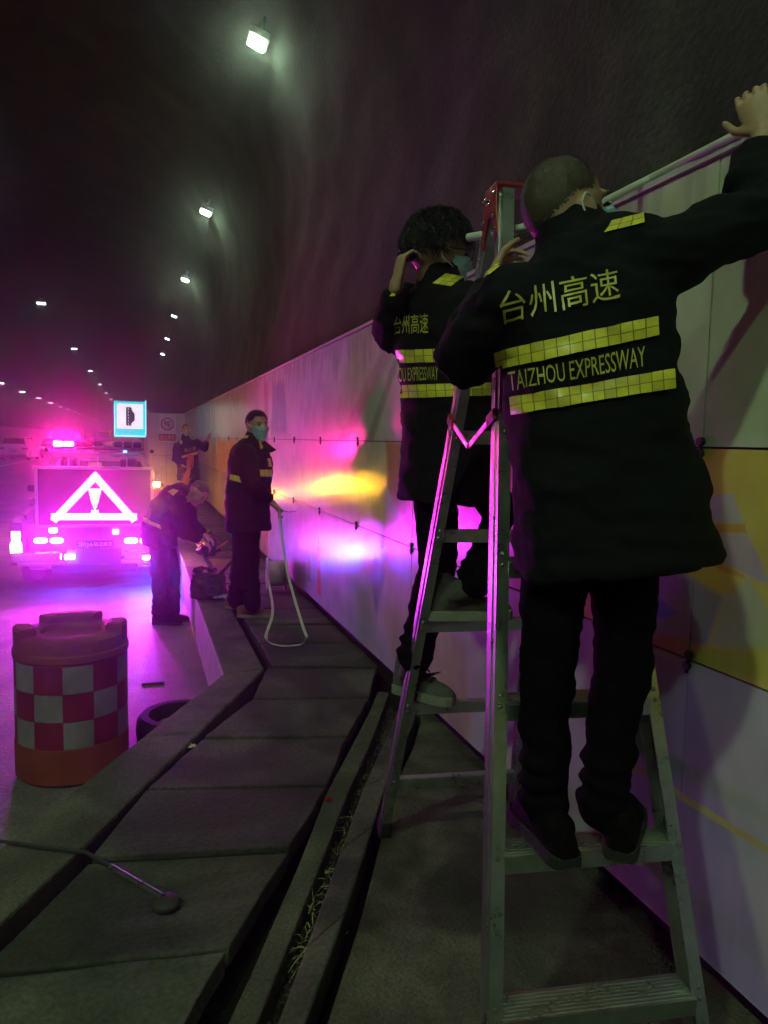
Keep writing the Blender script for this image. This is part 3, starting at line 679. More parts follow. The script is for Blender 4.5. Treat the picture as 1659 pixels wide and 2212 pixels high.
b = MB(); b.add(Rr+R2, [(i, i+1, i+9, i+8) for i in (2, 3, 4)]); b.build('roof', M_tbody, trk, bevel=0.01)
b = MB()
for i, j in ((0, 1), (6, 7)):
    b.add([Rr[i], Rr[j], R3[j], R3[i]], [(0, 1, 2, 3)])
b.build('cab_side', M_tbody, trk)
b = MB()
for i, j in ((1, 2), (5, 6)):
    a_, c2, d_, e_ = Rr[i], Rr[j], R2[j], R2[i]
    b.add([a_, c2, d_, e_], [(0, 1, 2, 3)])
b.build('side_window', M_glass, trk)
b = MB(); b.add([R2[2], R2[3], R2[4], R2[5], R3[6], R3[1]], [(0, 1, 2, 3, 4, 5)]); b.build('windscreen', M_glass, trk)
gl = MB().add([p+V((0, 0.012, 0)) for p in win], [(0, 1, 2, 3)]).build('rear_window', M_glass, trk)
for px in (148, 211.6, 274):
    p, q = T(px, 1014, YC), T(px, 987, YC); MB().box(((p.x+q.x)/2, YC-0.012, (p.z+q.z)/2), (0.016, 0.02, q.z-p.z)).build('window_bar', M_frame, gl)
# hood, interior
hd = MB(); c = (ra.x+rb_.x)/2
hd.prism([(c-0.82, YC+1.72, -0.1), (c-0.82, YC+1.72, zs-0.30), (c-0.80, YC+2.7, zs-0.40), (c-0.78, YC+3.0, zs-0.55), (c-0.78, YC+3.05, -0.1)], (1.64, 0, 0)); hd.build('bonnet', M_tbody, trk, bevel=0.05)
M_int = mat('cab lining', (0.35, 0.26, 0.22), 0.8)
b = MB(); b.add([V((c-0.8, YC+0.05, 0.1)), V((c+0.8, YC+0.05, 0.1)), V((c+0.8, YC+1.7, 0.1)), V((c-0.8, YC+1.7, 0.1))], [(0, 1, 2, 3)]); b.box((c, YC+1.45, zs-0.16), (1.5, 0.25, 0.16)); b.build('dashboard', M_int, trk)
for sx in (-0.4, 0.38):
    sbk = MB(); sbk.box((c+sx, YC+0.42, zs-0.28), (0.46, 0.14, 0.62)); sbk.box((c+sx, YC+0.40, zs+0.07), (0.24, 0.08, 0.15)); sbk.build('seat', M_tdark, trk, bevel=0.04, seg=3)
MB().box((c, YC+0.85, zs-0.22), (0.6, 0.16, 0.04)).build('console_lamp', M_cabglow, trk)  # hidden glow added low in the cab to colour its interior
MB().box((c-0.12, YC+1.2, zt-0.2), (0.2, 0.03, 0.07)).build('rear_view_mirror', M_tdark, trk)
MB().lathe([(0.0, 0), (0.045, 0), (0.05, 0.02), (0.03, 0.15), (0.0, 0.15)], 12, c=(T(164, 1010, YC+0.25).x, YC+0.25, zs-0.03)).build('bottle', M_tdark, trk, smooth=True)
for s in (-1, 1):
    for zc in (0.62, 0.42):
        MB().box((c+s*1.02, YC+1.55, zc), (0.17, 0.07, 0.15 if zc < 0.5 else 0.10)).build('wing_mirror', M_tdark, trk, bevel=0.025, seg=3)
# light bar
la, lb = T(116, 973, YC+0.45), T(307, 965, YC+0.45)
lbz = zt+0.06
bar = MB().box((c, YC+0.45, lbz), (lb.x-la.x, 0.26, 0.045)).build('light_bar', M_tdark, trk, bevel=0.012)
n = 9
for i in range(n):
    xx = la.x+(lb.x-la.x)*(i+0.5)/n; ww = (lb.x-la.x)/n*0.92
    m_ = [M_redb, M_redb, mat('red cover', (0.30, 0.01, 0.03), 0.25), mat('red cover', (0.30, 0.01, 0.03), 0.25), M_black, M_frame, mat('blue cover', (0.02, 0.03, 0.3), 0.25), mat('blue cover', (0.02, 0.03, 0.3), 0.25), mat('blue cover', (0.02, 0.03, 0.3), 0.25)][i]
    if m_ is M_redb:
        bc_ = MB().box((xx, YC+0.47, lbz+0.06), (ww, 0.20, 0.075)).build('beacon', M_tdark, bar, bevel=0.02)
        MB().box((xx, YC+0.365, lbz+0.055), (ww*0.94, 0.012, 0.058)).build('lit_lens', M_redb, bc_)
        MB().box((xx, YC+0.41, lbz+0.102), (ww, 0.16, 0.010)).build('hood', M_tdark, bc_)  # cap added to keep the beacon light off the ceiling
    else: MB().box((xx, YC+0.45, lbz+0.06), (ww, 0.22, 0.075)).build('beacon', m_, bar, bevel=0.02)
p = T(270, 977, YC+0.3); MB().box((p.x, YC+0.3, p.z+0.01), (0.05, 0.02, 0.02)).build('blue_led', glow('blue led', (0.1, 0.3, 1), 12), bar)
for xx in (-0.7, 0.7): MB().box((c+xx, YC+0.45, zt+0.025), (0.05, 0.2, 0.05)).build('foot', M_tdark, bar)
# wheels
def wheel(x, y, z, r, wd, parent, m_rim=None):
    o = MB().lathe([(r*0.55, -wd/2), (r*0.93, -wd/2), (r, -wd/2+0.03), (r, wd/2-0.03), (r*0.93, wd/2), (r*0.55, wd/2)], 24, axis='X', c=(x, y, z)).build('wheel', M_rubber, parent, smooth=True)
    MB().lathe([(0.001, -wd*0.3), (r*0.2, -wd*0.32), (r*0.5, -wd*0.42), (r*0.56, -wd/2), (r*0.56, wd/2), (r*0.5, wd*0.42), (r*0.2, wd*0.32), (0.001, wd*0.3)], 20, axis='X', c=(x, y, z)).build('rim', m_rim or M_steel, o, smooth=True)
for s in (-1, 1):
    wheel(TX+s*0.76, YB+0.62, ZR+0.34, 0.34, 0.22, trk); wheel(TX+s*0.76, YC+2.35, ZR+0.34, 0.34, 0.22, trk)
MB().box((TX, YC+0.6, -0.16), (1.0, 3.6, 0.16)).build('chassis', M_tdark, trk)

# ------------------------------------------------------------------ other vehicles
def loft_body(name, secs, m, parent, n=4):
    """secs: (y, halfwidth bottom, halfwidth top, z0, z1)"""
    vs = []; fs = []
    for (y_, wb, wt, za, zb) in secs:
        r = min(0.10, (zb-za)*0.3)
        vs += [V((-wb, y_, za)), V((wb, y_, za)), V((wb*1.0, y_, za+(zb-za)*0.45)), V((wt, y_, zb-r)), V((wt-r, y_, zb)), V((-wt+r, y_, zb)), V((-wt, y_, zb-r)), V((-wb, y_, za+(zb-za)*0.45))]
    k = 8
    for i in range(len(secs)-1):
        for j in range(k): fs.append((i*k+j, i*k+(j+1) % k, (i+1)*k+(j+1) % k, (i+1)*k+j))
    fs += [tuple(range(k)), tuple((len(secs)-1)*k+j for j in range(k))[::-1]]
    return MB().add(vs, fs).build(name, m, parent, smooth=True, angle=32)
M_tlr = glow('red tail lamp', (1.0, 0.03, 0.06), 9.0); M_tlr.cycles.emission_sampling = 'NONE'
M_tlo = mat('tail lens', (0.30, 0.02, 0.03), 0.25)
def car(name, x, y, label, paint, L=4.5, Wd=1.8, H=1.65, lit=False, lamp_m=None, group='traffic further along the tunnel', rz=0.0):
    e = empty(name, (0, 0, 0)); hw = Wd/2; g0 = 0.22; belt = H*0.58
    loft_body('body', [(0, hw*0.9, hw*0.86, g0+0.12, belt*0.92), (0.12, hw*0.98, hw*0.93, g0, belt), (0.6, hw, hw*0.95, g0-0.02, belt), (L-1.3, hw, hw*0.95, g0-0.02, belt-0.02), (L-0.3, hw*0.95, hw*0.9, g0, belt-0.18), (L, hw*0.82, hw*0.75, g0+0.12, belt-0.3)], paint, e)
    loft_body('roof', [(0.10, hw*0.90, hw*0.80, belt-0.06, belt+0.02), (0.42, hw*0.90, hw*0.70, belt-0.06, H-0.05), (0.8, hw*0.90, hw*0.72, belt-0.06, H), (L*0.5, hw*0.90, hw*0.72, belt-0.06, H-0.01), (L*0.62, hw*0.9, hw*0.7, belt-0.06, H-0.14), (L*0.76, hw*0.88, hw*0.8, belt-0.08, belt+0.01)], paint, e)
    rw = MB(); d = (H-0.05-belt); rw.add([V((-hw*0.80, 0.13, belt+0.07)), V((hw*0.80, 0.13, belt+0.07)), V((hw*0.66, 0.36, H-0.13)), V((-hw*0.66, 0.36, H-0.13))], [(0, 1, 2, 3)])
    rw.build('rear_window', M_glassd, e)
    for s in (-1, 1):
        sw = MB(); sw.add([V((s*(hw*0.90), 0.62, belt+0.02)), V((s*(hw*0.90), L*0.66, belt+0.02)), V((s*(hw*0.745), L*0.56, H-0.13)), V((s*(hw*0.745), 0.78, H-0.11))], [(0, 1, 2, 3)])
        sw.build('side_window', M_glassd, e)
        o = MB().box((s*hw*0.78, 0.05, belt-0.14), (hw*0.36, 0.16, 0.14)).build('tail_lamp', lamp_m or (M_tlr if lit else M_tlo), e, bevel=0.03)
        MB().box((s*(hw+0.09), L*0.62, belt+0.08), (0.16, 0.09, 0.13)).build('wing_mirror', paint, e, bevel=0.03)
        wheel(s*(hw-0.11), 0.75, 0.33, 0.33, 0.22, e); wheel(s*(hw-0.11), L-0.85, 0.33, 0.33, 0.22, e)
    MB().box((0, 0.0, g0+0.10), (Wd*0.86, 0.10, 0.20)).build('bumper', M_tdark, e, bevel=0.03)
    MB().box((0, 0.02, belt-0.33), (0.46, 0.05, 0.13)).build('number_plate', M_signw if False else M_frame, e)
    tag(e, label, 'car', group)
    e.location = (x, y, ZR); e.rotation_euler.z = rz
    return e
M_cw = mat('white car paint', (0.75, 0.75, 0.75), 0.3, coat=0.5); M_cd = mat('dark car paint', (0.02, 0.02, 0.025), 0.3, coat=0.5)
p = on(37, 985, 2, ZR); yv = 58.0
x_ = on(28, 960, 1, yv).x; car('car', x_, yv, 'white hatchback car on the far lane at the left edge', M_cw, L=4.6, Wd=1.95, H=1.68, rz=radians(-4))
yv = 64.0; x_ = on(112, 950, 1, yv).x; car('car', x_, yv, 'dark car with a glowing red tail lamp beside the round white tank', M_cd, lit=True, rz=radians(-2))
yv = 15.2; x_ = on(318, 1000, 1, yv).x; car('car', min(x_, -0.55), yv, 'silver car parked in front of the warning truck, mostly hidden by it', mat('silver paint', (0.5, 0.5, 0.52), 0.3, coat=0.5), H=1.5, lamp_m=glow('hazard lamp', (1.0, 0.36, 0.03), 130.0))
# white tank truck
yv = 66.0; x_ = on(137, 950, 1, yv).x
e = empty('tank_truck', (0, 0, 0)); tag(e, 'white round-backed tank truck in the traffic behind the beacon', 'truck', 'traffic further along the tunnel')
MB().lathe([(0.001, 0), (0.5, 0.02), (0.9, 0.12), (1.02, 0.4), (1.02, 5.0), (0.9, 5.4), (0.001, 5.5)], 28, axis='Y', c=(0, 0, 1.65)).build('tank', mat('tank white', (0.66, 0.62, 0.62), 0.5, vary=0.1, vscale=2), e, smooth=True)
MB().box((0, 3.0, 0.62), (1.9, 7.2, 0.22)).build('chassis', M_tdark, e)
loft_body('cab', [(5.8, 1.1, 1.05, 0.5, 2.5), (7.4, 1.1, 1.05, 0.5, 2.5), (7.7, 1.0, 0.95, 0.6, 1.6)], M_cw, e)
for s in (-1, 1):
    MB().box((s*0.85, -0.05, 0.62), (0.3, 0.06, 0.12)).build('tail_lamp', M_tlr, e)
    for yy in (0.9, 2.0, 6.6): wheel(s*0.95, yy, 0.45, 0.45, 0.3, e)
e.location = (x_, yv, ZR)
# white box vans ahead
for (px, py, yv, hh, lb_) in ((198, 945, 92.0, 1.9, 'small white van with a pale window frame left of the lay-by sign'), (222, 944, 84.0, 2.4, 'tall white van with one red tail lamp nearest the lay-by sign')):
    x_ = on(px, py, 1, yv).x
    e = empty('van', (0, 0, 0)); tag(e, lb_, 'van', 'traffic further along the tunnel')
    loft_body('body', [(0, 0.88, 0.82, 0.35, hh), (0.15, 0.92, 0.86, 0.28, hh+0.02), (3.8, 0.92, 0.86, 0.28, hh), (4.6, 0.88, 0.8, 0.3, 1.2), (4.9, 0.8, 0.7, 0.35, 1.0)], M_cw, e)
    MB().box((0, -0.01, hh-0.42), (1.3, 0.03, 0.5)).build('rear_window', M_glassd, e)
    for s in (-1, 1):
        MB().box((s*0.76, -0.02, 0.85), (0.12, 0.04, 0.34)).build('tail_lamp', M_tlr if (s > 0 and hh > 2) else M_tlo, e, bevel=0.01)
        for yy in (0.8, 4.0): wheel(s*0.82, yy, 0.34, 0.34, 0.22, e)
    MB().box((0, -0.02, 0.42), (1.7, 0.06, 0.16)).build('bumper', M_tdark, e)
    e.location = (x_, yv, ZR)

# ------------------------------------------------------------------ crash barrel
BX, BY, BR, BH = -0.385, 4.43, 0.297, 0.0
bb = gnd(160, 1703, ZR); d = (V((bb.x, bb.y, 0))).normalized(); BC = V((bb.x, bb.y, 0))+d*BR
BX, BY = BC.x, BC.y
BH = on(150, 1352, 1, BY-0.1).z-ZR
M_bar = mat('barrel plastic', (0.25, 0.045, 0.018), 0.55, vary=0.2, vscale=9, bump=0.1)
M_brw = mat('barrel white sheet', (0.21, 0.19, 0.20), 0.5, vary=0.25, vscale=7, bump=0.15, bscale=12); M_brr = mat('barrel red sheet', (0.22, 0.012, 0.03), 0.45, vary=0.2, vscale=7)
e = empty('crash_barrel', (BX, BY, ZR)); tag(e, 'red and white checkered plastic crash barrel standing on the road beside the kerb', 'barrel')
MB().lathe([(0.001, 0.0), (BR-0.02, 0.0), (BR, 0.02), (BR, BH*0.25), (BR-0.008, BH*0.255), (BR-0.008, BH*0.80), (BR+0.004, BH*0.81), (BR+0.004, BH*0.85), (BR-0.004, BH*0.86), (BR-0.006, BH*0.935), (BR-0.03, BH*0.95), (0.16, BH*0.95), (0.15, BH*0.92), (0.001, BH*0.915)], 48, c=(BX, BY, ZR)).build('drum', M_bar, e, smooth=True, angle=30)
th0 = atan2(-BY, -BX)
for (c0, wd) in ((0.0, 1.25), (pi*0.56, 0.62), (-pi*0.56, 0.62)):
    a_, b_ = th0+pi+c0-wd/2, th0+pi+c0+wd/2
    MB().lathe([(BR-0.10, BH*0.90), (BR-0.10, BH*0.985), (BR-0.085, BH*1.0), (BR-0.02, BH*1.0), (BR-0.004, BH*0.985), (BR-0.004, BH*0.90)], 14, c=(BX, BY, ZR), a0=a_, a1=b_).build('rim_lug', M_bar, e, smooth=True, angle=35)
    for an in (a_, b_):
        pr = [(BR-0.10, BH*0.90), (BR-0.10, BH*0.985), (BR-0.085, BH*1.0), (BR-0.02, BH*1.0), (BR-0.004, BH*0.985), (BR-0.004, BH*0.90)]
        MB().add([V((BX+r_*cos(an), BY+r_*sin(an), ZR+z_)) for r_, z_ in pr], [tuple(range(6))]).build('lug_end', M_bar, e)
MB().lathe([(0.001, BH*0.90), (0.10, BH*0.905), (0.12, BH*0.895), (0.125, BH*0.885)], 24, c=(BX+0.01, BY-0.03, ZR)).build('filler_cap', M_bar, e, smooth=True)
nc = 12
for i in range(nc):
    for j in range(3):
        a_, b_ = th0-0.16+2*pi*i/nc, th0-0.16+2*pi*(i+1)/nc-0.006; za, zb = BH*(0.255+0.18*j), BH*(0.255+0.18*(j+1))-0.004
        white = (i+j) % 2 == 0
        MB().lathe([(BR-0.0055, za), (BR-0.0035, za), (BR-0.0035, zb), (BR-0.0055, zb)], 5, c=(BX, BY, ZR), a0=a_, a1=b_).build('reflective_patch', M_brw if white else M_brr, e, smooth=True, angle=30)

# ------------------------------------------------------------------ stepladder
LAX, LAY, LPH, LH, LWT, LWB, LD, LF, LH1, LS = 1.031, 1.872, -0.139, 2.132, 0.095, 0.256, 0.598, -0.012, 0.23, 0.314
sv = V((cos(LPH), sin(LPH), 0)); nv = V((-sin(LPH), cos(LPH), 0))
def lad(side, lr, z, dn=0.0, ds=0.0):
    t = (LH-z)/(LH-LF); w_ = (LWT+(LWB-LWT)*t)*lr+ds; off = (LD*t+0.03)*side+dn
    return V((LAX, LAY, z))+sv*w_+nv*off
ldr = empty('stepladder', (LAX, LAY, LF)); tag(ldr, 'tall aluminium stepladder with red hinge caps standing in front of the mural wall', 'ladder')
for side in (-1, 1):
    for lr in (-1, 1):
        a_, b_ = lad(side, lr, LF+0.05), lad(side, lr, LH-0.02)
        t_ = (b_-a_).normalized(); dn_ = (nv-t_*nv.dot(t_)).normalized()
        r_ = MB(); D = 0.062; th = 0.004; Wf = 0.030
        # C-channel: web on the outside, two flanges, small centre rib
        wo = sv*lr
        r_.bar(a_+wo*0.013, b_+wo*0.013, th, D, sv)
        for q in (-1, 1):
            r_.bar(a_+dn_*q*(D/2-th/2), b_+dn_*q*(D/2-th/2), Wf-0.001*q, th, sv)
        r_.bar(a_+wo*0.0165, b_+wo*0.0165, 0.004, 0.018, sv)
        ro = r_.build('rail', M_alu, ldr)
        f_ = lad(side, lr, LF); MB().bar(f_, lad(side, lr, LF+0.075), 0.042, 0.072, sv).build('rubber_foot', M_rubber, ro, bevel=0.008)
        for k in range(6):
            z_ = LH1+k*LS
            for dz in (-0.012, 0.012):
                p_ = lad(side, lr, z_+dz)-dn_*(D/2)*1.0
                MB().ball(p_+wo*0.002, (0.006, 0.006, 0.006), 8).build('rivet', M_steel, ro, smooth=True)
    for k in range(6):
        z_ = LH1+k*LS; a_, b_ = lad(side, -1, z_), lad(side, 1, z_)
        st = MB(); dpt = 0.085 if side < 0 else 0.035
        st.bar(a_+sv*0.012, b_-sv*0.012, 0.004, dpt, (0, 0, 1))
        for q in (-1, 1): st.bar(a_+sv*0.012+nv*q*(dpt/2-0.003)-V((0, 0, 0.019)), b_-sv*0.012+nv*q*(dpt/2-0.003)-V((0, 0, 0.019)), 0.034, 0.005, (0, 0, 1))
        for q in range(-3, 4): st.bar(a_+sv*0.014+nv*q*dpt/8+V((0, 0, 0.003)), b_-sv*0.014+nv*q*dpt/8+V((0, 0, 0.003)), 0.003, 0.004, (0, 0, 1))
        st.build('step', M_alu, ldr)
# hinge caps
for lr in (-1, 1):
    p_ = V((LAX, LAY, LH))+sv*lr*(LWT+0.024)
    hb = MB()
    out = [(-0.048, 0.0), (0.048, 0.0), (0.050, -0.05), (0.075, -0.13), (0.050, -0.15), (0.025, -0.085), (0.0, -0.07), (-0.025, -0.085), (-0.050, -0.15), (-0.075, -0.13), (-0.050, -0.05)]
    hb.prism([p_+nv*a2+V((0, 0, b2)) for a2, b2 in out], sv*lr*0.007); hc = hb.build('hinge_cap', M_red, ldr, bevel=0.004)
    for a2, b2 in ((-0.035, -0.018), (0.035, -0.018), (0.0, -0.035), (-0.055, -0.12), (0.055, -0.12), (-0.042, -0.075), (0.042, -0.075)):
        MB().ball(p_+nv*a2+V((0, 0, b2))+sv*lr*0.009, 0.0085, 10).build('rivet', M_chrome, hc, smooth=True)
MB().bar(V((LAX, LAY, LH+0.004))-sv*(LWT+0.03), V((LAX, LAY, LH+0.004))+sv*(LWT+0.03), 0.012, 0.10, (0, 0, 1)).build('top_cap', M_red, ldr, bevel=0.004)
# folding spreader
for lr in (-1, 1):
    zz = 1.52; a_, b_ = lad(-1, lr, zz, 0.0, lr*0.02), lad(1, lr, zz+0.0, 0.0, lr*0.02); m_ = (a_+b_)/2-V((0, 0, 0.075))
    s_ = MB(); s_.bar(a_, m_, 0.004, 0.016, sv); s_.bar(b_, m_+sv*lr*0.004, 0.004, 0.016, sv); sp_ = s_.build('spreader', M_alu, ldr)
    for q_ in (a_, b_):
        d_ = (m_-q_).normalized(); MB().bar(q_-d_*0.02, q_+d_*0.045, 0.014, 0.034, sv).build('red_bracket', M_red, sp_, bevel=0.006)
# ------------------------------------------------------------------ people
def frame_ring(c, side, fwd, a, b, n=16): return [c+side*(a*cos(2*pi*j/n))+fwd*(b*sin(2*pi*j/n)) for j in range(n)]
class Org:
    """overlapping closed lofts fused by a voxel remesh into one continuous surface"""
    def __init__(s): s.b = MB()
    def rings(s, R, n):
        k = len(R); vs = [p for r in R for p in r]; c0 = sum(R[0], V())/n; c1 = sum(R[-1], V())/n
        vs += [c0, c1]; fs = [(i*n+j, i*n+(j+1) % n, (i+1)*n+(j+1) % n, (i+1)*n+j) for i in range(k-1) for j in range(n)]
        fs += [((j+1) % n, j, k*n) for j in range(n)] + [((k-1)*n+j, (k-1)*n+(j+1) % n, k*n+1) for j in range(n)]
        s.b.add(vs, fs); return s
    def limb(s, pts, rad, n=12, flat=None, ref=None):
        """round ended tapered limb"""
        P = [V(p) for p in pts]; R = []; m = len(P); rad = [r if isinstance(r, tuple) else (r, r) for r in rad]
        T0 = [(P[min(i+1, m-1)]-P[max(i-1, 0)]).normalized() for i in range(m)]
        ref = V(ref) if ref is not None else (V((0, 0, 1)) if abs(T0[0].z) < 0.8 else V((0, 1, 0)))
        def fr(t):
            a = ref-t*ref.dot(t)
            if a.length < 0.05: a = V((1, 0.3, 0.2))-t*V((1, 0.3, 0.2)).dot(t)
            a.normalize(); return a, t.cross(a)
        a, b = fr(T0[0])
        for q in (0.15, 0.55, 0.85): 
            k = sqrt(max(0.02, 1-(1-q)**2)); R.append(frame_ring(P[0]-T0[0]*rad[0][1]*(1-q)*0.9, a, b, rad[0][0]*k, rad[0][1]*k, n))
        for i in range(m):
            a, b = fr(T0[i]); R.append(frame_ring(P[i], a, b, rad[i][0], rad[i][1], n))
        a, b = fr(T0[-1])
        for q in (0.85, 0.55, 0.15):
            k = sqrt(max(0.02, 1-(1-q)**2)); R.append(frame_ring(P[-1]+T0[-1]*rad[-1][1]*(1-q)*0.9, a, b, rad[-1][0]*k, rad[-1][1]*k, n))
        return s.rings(R, n)
    def egg(s, c, ax, n=16):
        """ax: three radius vectors"""
        R = []
        for i in range(1, 10):
            t = pi*i/10; R.append([c+ax[2]*cos(t)+ax[0]*(sin(t)*cos(2*pi*j/n))+ax[1]*(sin(t)*sin(2*pi*j/n)) for j in range(n)])
        return s.rings(R[::-1], n)
    def make(s, name, m, parent, voxel, smooth=4, disp=None):
        me = s.b.mesh(name); o = bpy.data.objects.new('tmp', me); COL.objects.link(o)
        bm = bmesh.new(); bm.from_mesh(me); bmesh.ops.recalc_face_normals(bm, faces=bm.faces); bm.to_mesh(me); bm.free()
        md = o.modifiers.new('r', 'REMESH'); md.mode = 'VOXEL'; md.voxel_size = voxel; md.use_smooth_shade = True
        if smooth: sm = o.modifiers.new('s', 'SMOOTH'); sm.factor = 0.5; sm.iterations = smooth
        bpy.context.view_layer.update(); dg = bpy.context.evaluated_depsgraph_get()
        me2 = bpy.data.meshes.new_from_object(o.evaluated_get(dg)); bpy.data.objects.remove(o); bpy.data.meshes.remove(me)
        if disp:
            me2.update(); 
            vn = [v.normal.copy() for v in me2.vertices]
            for v, nn in zip(me2.vertices, vn): v.co += nn*disp(v.co)
        me2.name = name; me2.materials.clear()
        ob = link(name, me2, m, parent, smooth=True); return ob
def bvh_of(o):
    me = o.data; return BVHTree.FromPolygons([v.co.copy() for v in me.vertices], [tuple(p.vertices) for p in me.polygons])
def folds(amp, f=(9, 9, 5), amp2=0.0, f2=3.0):
    def d(p):
        n = noise.fractal(V((p.x*f[0], p.y*f[1], p.z*f[2])), 1.0, 2.0, 3); r = 1-abs(noise.noise(V((p.x*f[0]*0.8+3, p.y*f[1]*0.8, p.z*f[2]*1.7))))
        return amp*n+amp*0.9*(r-0.75)+(amp2*noise.noise(p*f2) if amp2 else 0)
    return d
M_navy = mat('navy padded cloth', (0.0045, 0.005, 0.008), 0.75, vary=0.3, vscale=30, bump=0.35, bscale=350, spec=0.16)
M_trou = mat('black trouser cloth', (0.0035, 0.0035, 0.005), 0.85, vary=0.3, vscale=30, bump=0.3, bscale=400, spec=0.05)
M_skin = mat('skin', (0.45, 0.27, 0.18), 0.5, vary=0.12, vscale=40, bump=0.06, bscale=250)
M_skin.node_tree.nodes['Principled BSDF'].inputs['Subsurface Weight'].default_value = 0.08
M_hair = mat('black hair', (0.010, 0.009, 0.009), 0.42, vary=0.4, vscale=80, bump=0.6, bscale=220, stretch=(1, 1, 0.35))
M_stub = mat('shaved hair', (0.075, 0.055, 0.042), 0.42, vary=0.35, vscale=90, bump=0.3, bscale=500)
M_mask = mat('blue mask', (0.30, 0.48, 0.55), 0.75, vary=0.08, vscale=30, bump=0.2, bscale=60)
M_loop = mat('mask loop', (0.7, 0.7, 0.7), 0.7)
M_tape = mat('yellow reflective tape', (0.78, 0.64, 0.06), 0.32, vary=0.12, vscale=40, spec=0.6)
M_tapeb = mat('worn reflective tape', (0.62, 0.50, 0.06), 0.45, vary=0.2, vscale=30, spec=0.5); M_tapec = mat('bright reflective tape', (0.85, 0.74, 0.08), 0.22, vary=0.1, vscale=40, spec=0.8)  # tone differences paint uneven glare across the tape cells
M_tline = mat('tape stitch lines', (0.22, 0.19, 0.02), 0.5)
M_let = mat('yellow lettering', (0.50, 0.44, 0.08), 0.4, vary=0.15, vscale=40)
M_eye = mat('dark eye', (0.015, 0.01, 0.008), 0.15)
M_sole = mat('pale rubber sole', (0.22, 0.21, 0.185), 0.75, vary=0.2, vscale=30)
def decal(name, uv, faces, pxf, bvh, mats, parent, off=0.004, mi=None, island=False):
    """lay a small flat patch onto the cloth surface"""
    ok = {}; vs = []
    for i, (u, v) in enumerate(uv):
        px, py = pxf(u, v); d = ray(px, py).normalized(); h, nn, _, _ = bvh.ray_cast(EYEP, d)
        if h is None: continue
        if nn.dot(d) > 0: nn = -nn
        ok[i] = len(vs); vs.append(h+nn*off*0.5-d*off*0.7)
    fs = []; ms = []
    for k, f in enumerate(faces):
        if all(i in ok for i in f):
            q = [vs[ok[i]] for i in f]
            if max((q[a]-q[a-1]).length for a in range(len(q))) < 0.16: fs.append(tuple(ok[i] for i in f)); ms.append(mi[k] if mi else 0)
    if not fs: return None
    if island:
        par = list(range(len(vs)))
        def fd(a):
            while par[a] != a: par[a] = par[par[a]]; a = par[a]
            return a
        for f in fs:
            for a in f[1:]: par[fd(a)] = fd(f[0])
        cnt = {}
        for f in fs: cnt[fd(f[0])] = cnt.get(fd(f[0]), 0)+1
        best = max(cnt, key=cnt.get); kp = [i for i, f in enumerate(fs) if fd(f[0]) == best]; fs = [fs[i] for i in kp]; ms = [ms[i] for i in kp]
        us = sorted({a for f in fs for a in f}); mp = {a: i for i, a in enumerate(us)}; vs = [vs[a] for a in us]; fs = [tuple(mp[a] for a in f) for f in fs]
    b = MB(); b.v = vs; b.f = fs; b.m = ms
    me = b.mesh(name); o = link(name, me, mats, parent, smooth=True); return o
def quadmap(tl, tr, br, bl, sag=0.0):
    def f(u, v):
        tx = tl[0]+(tr[0]-tl[0])*u, tl[1]+(tr[1]-tl[1])*u; bx = bl[0]+(br[0]-bl[0])*u, bl[1]+(br[1]-bl[1])*u
        return (bx[0]+(tx[0]-bx[0])*v, bx[1]+(tx[1]-bx[1])*v - sag*4*u*(1-u))
    return f
def tape(name, corners, nx, ny, bvh, parent, sag=0.0, sub=3):
    """tape of nx by ny square cells with stitched lines between them"""
    def cuts(n):
        out = []; g_ = 0.045
        for i in range(n):
            out.append((i/n+(g_/n if i else 0), 0))
            for k in range(1, sub): out.append((i/n+k/(n*sub), 0))
            out.append(((i+1)/n-(g_/n if i < n-1 else 0), 1))
        return out
    cu, cv = cuts(nx), cuts(ny); uv = [(a[0], c[0]) for c in cv for a in cu]; n = len(cu); fs = []; ms = []; rg = random.Random(nx*31+int(corners[0][0])); tv = {(a, b3): rg.choice([0, 0, 2, 3]) for a in range(nx+1) for b3 in range(ny+1)}
    for j in range(len(cv)-1):
        for i in range(n-1):
            fs.append((j*n+i, j*n+i+1, (j+1)*n+i+1, (j+1)*n+i)); ms.append(1 if (cu[i][1] or cv[j][1]) else tv[(i//(sub+1), j//(sub+1))])
    return decal(name, uv, fs, quadmap(*corners, sag=sag), bvh, [M_tape, M_tline, M_tapeb, M_tapec], parent, off=0.006, mi=ms, island=True)
def lettering(name, body, corners, bvh, parent, sag=0.0, m=None):
    uv, fs = text_norm(body, 2); return decal(name, uv, fs, quadmap(*corners, sag=sag), bvh, [m or M_let], parent, off=0.008)
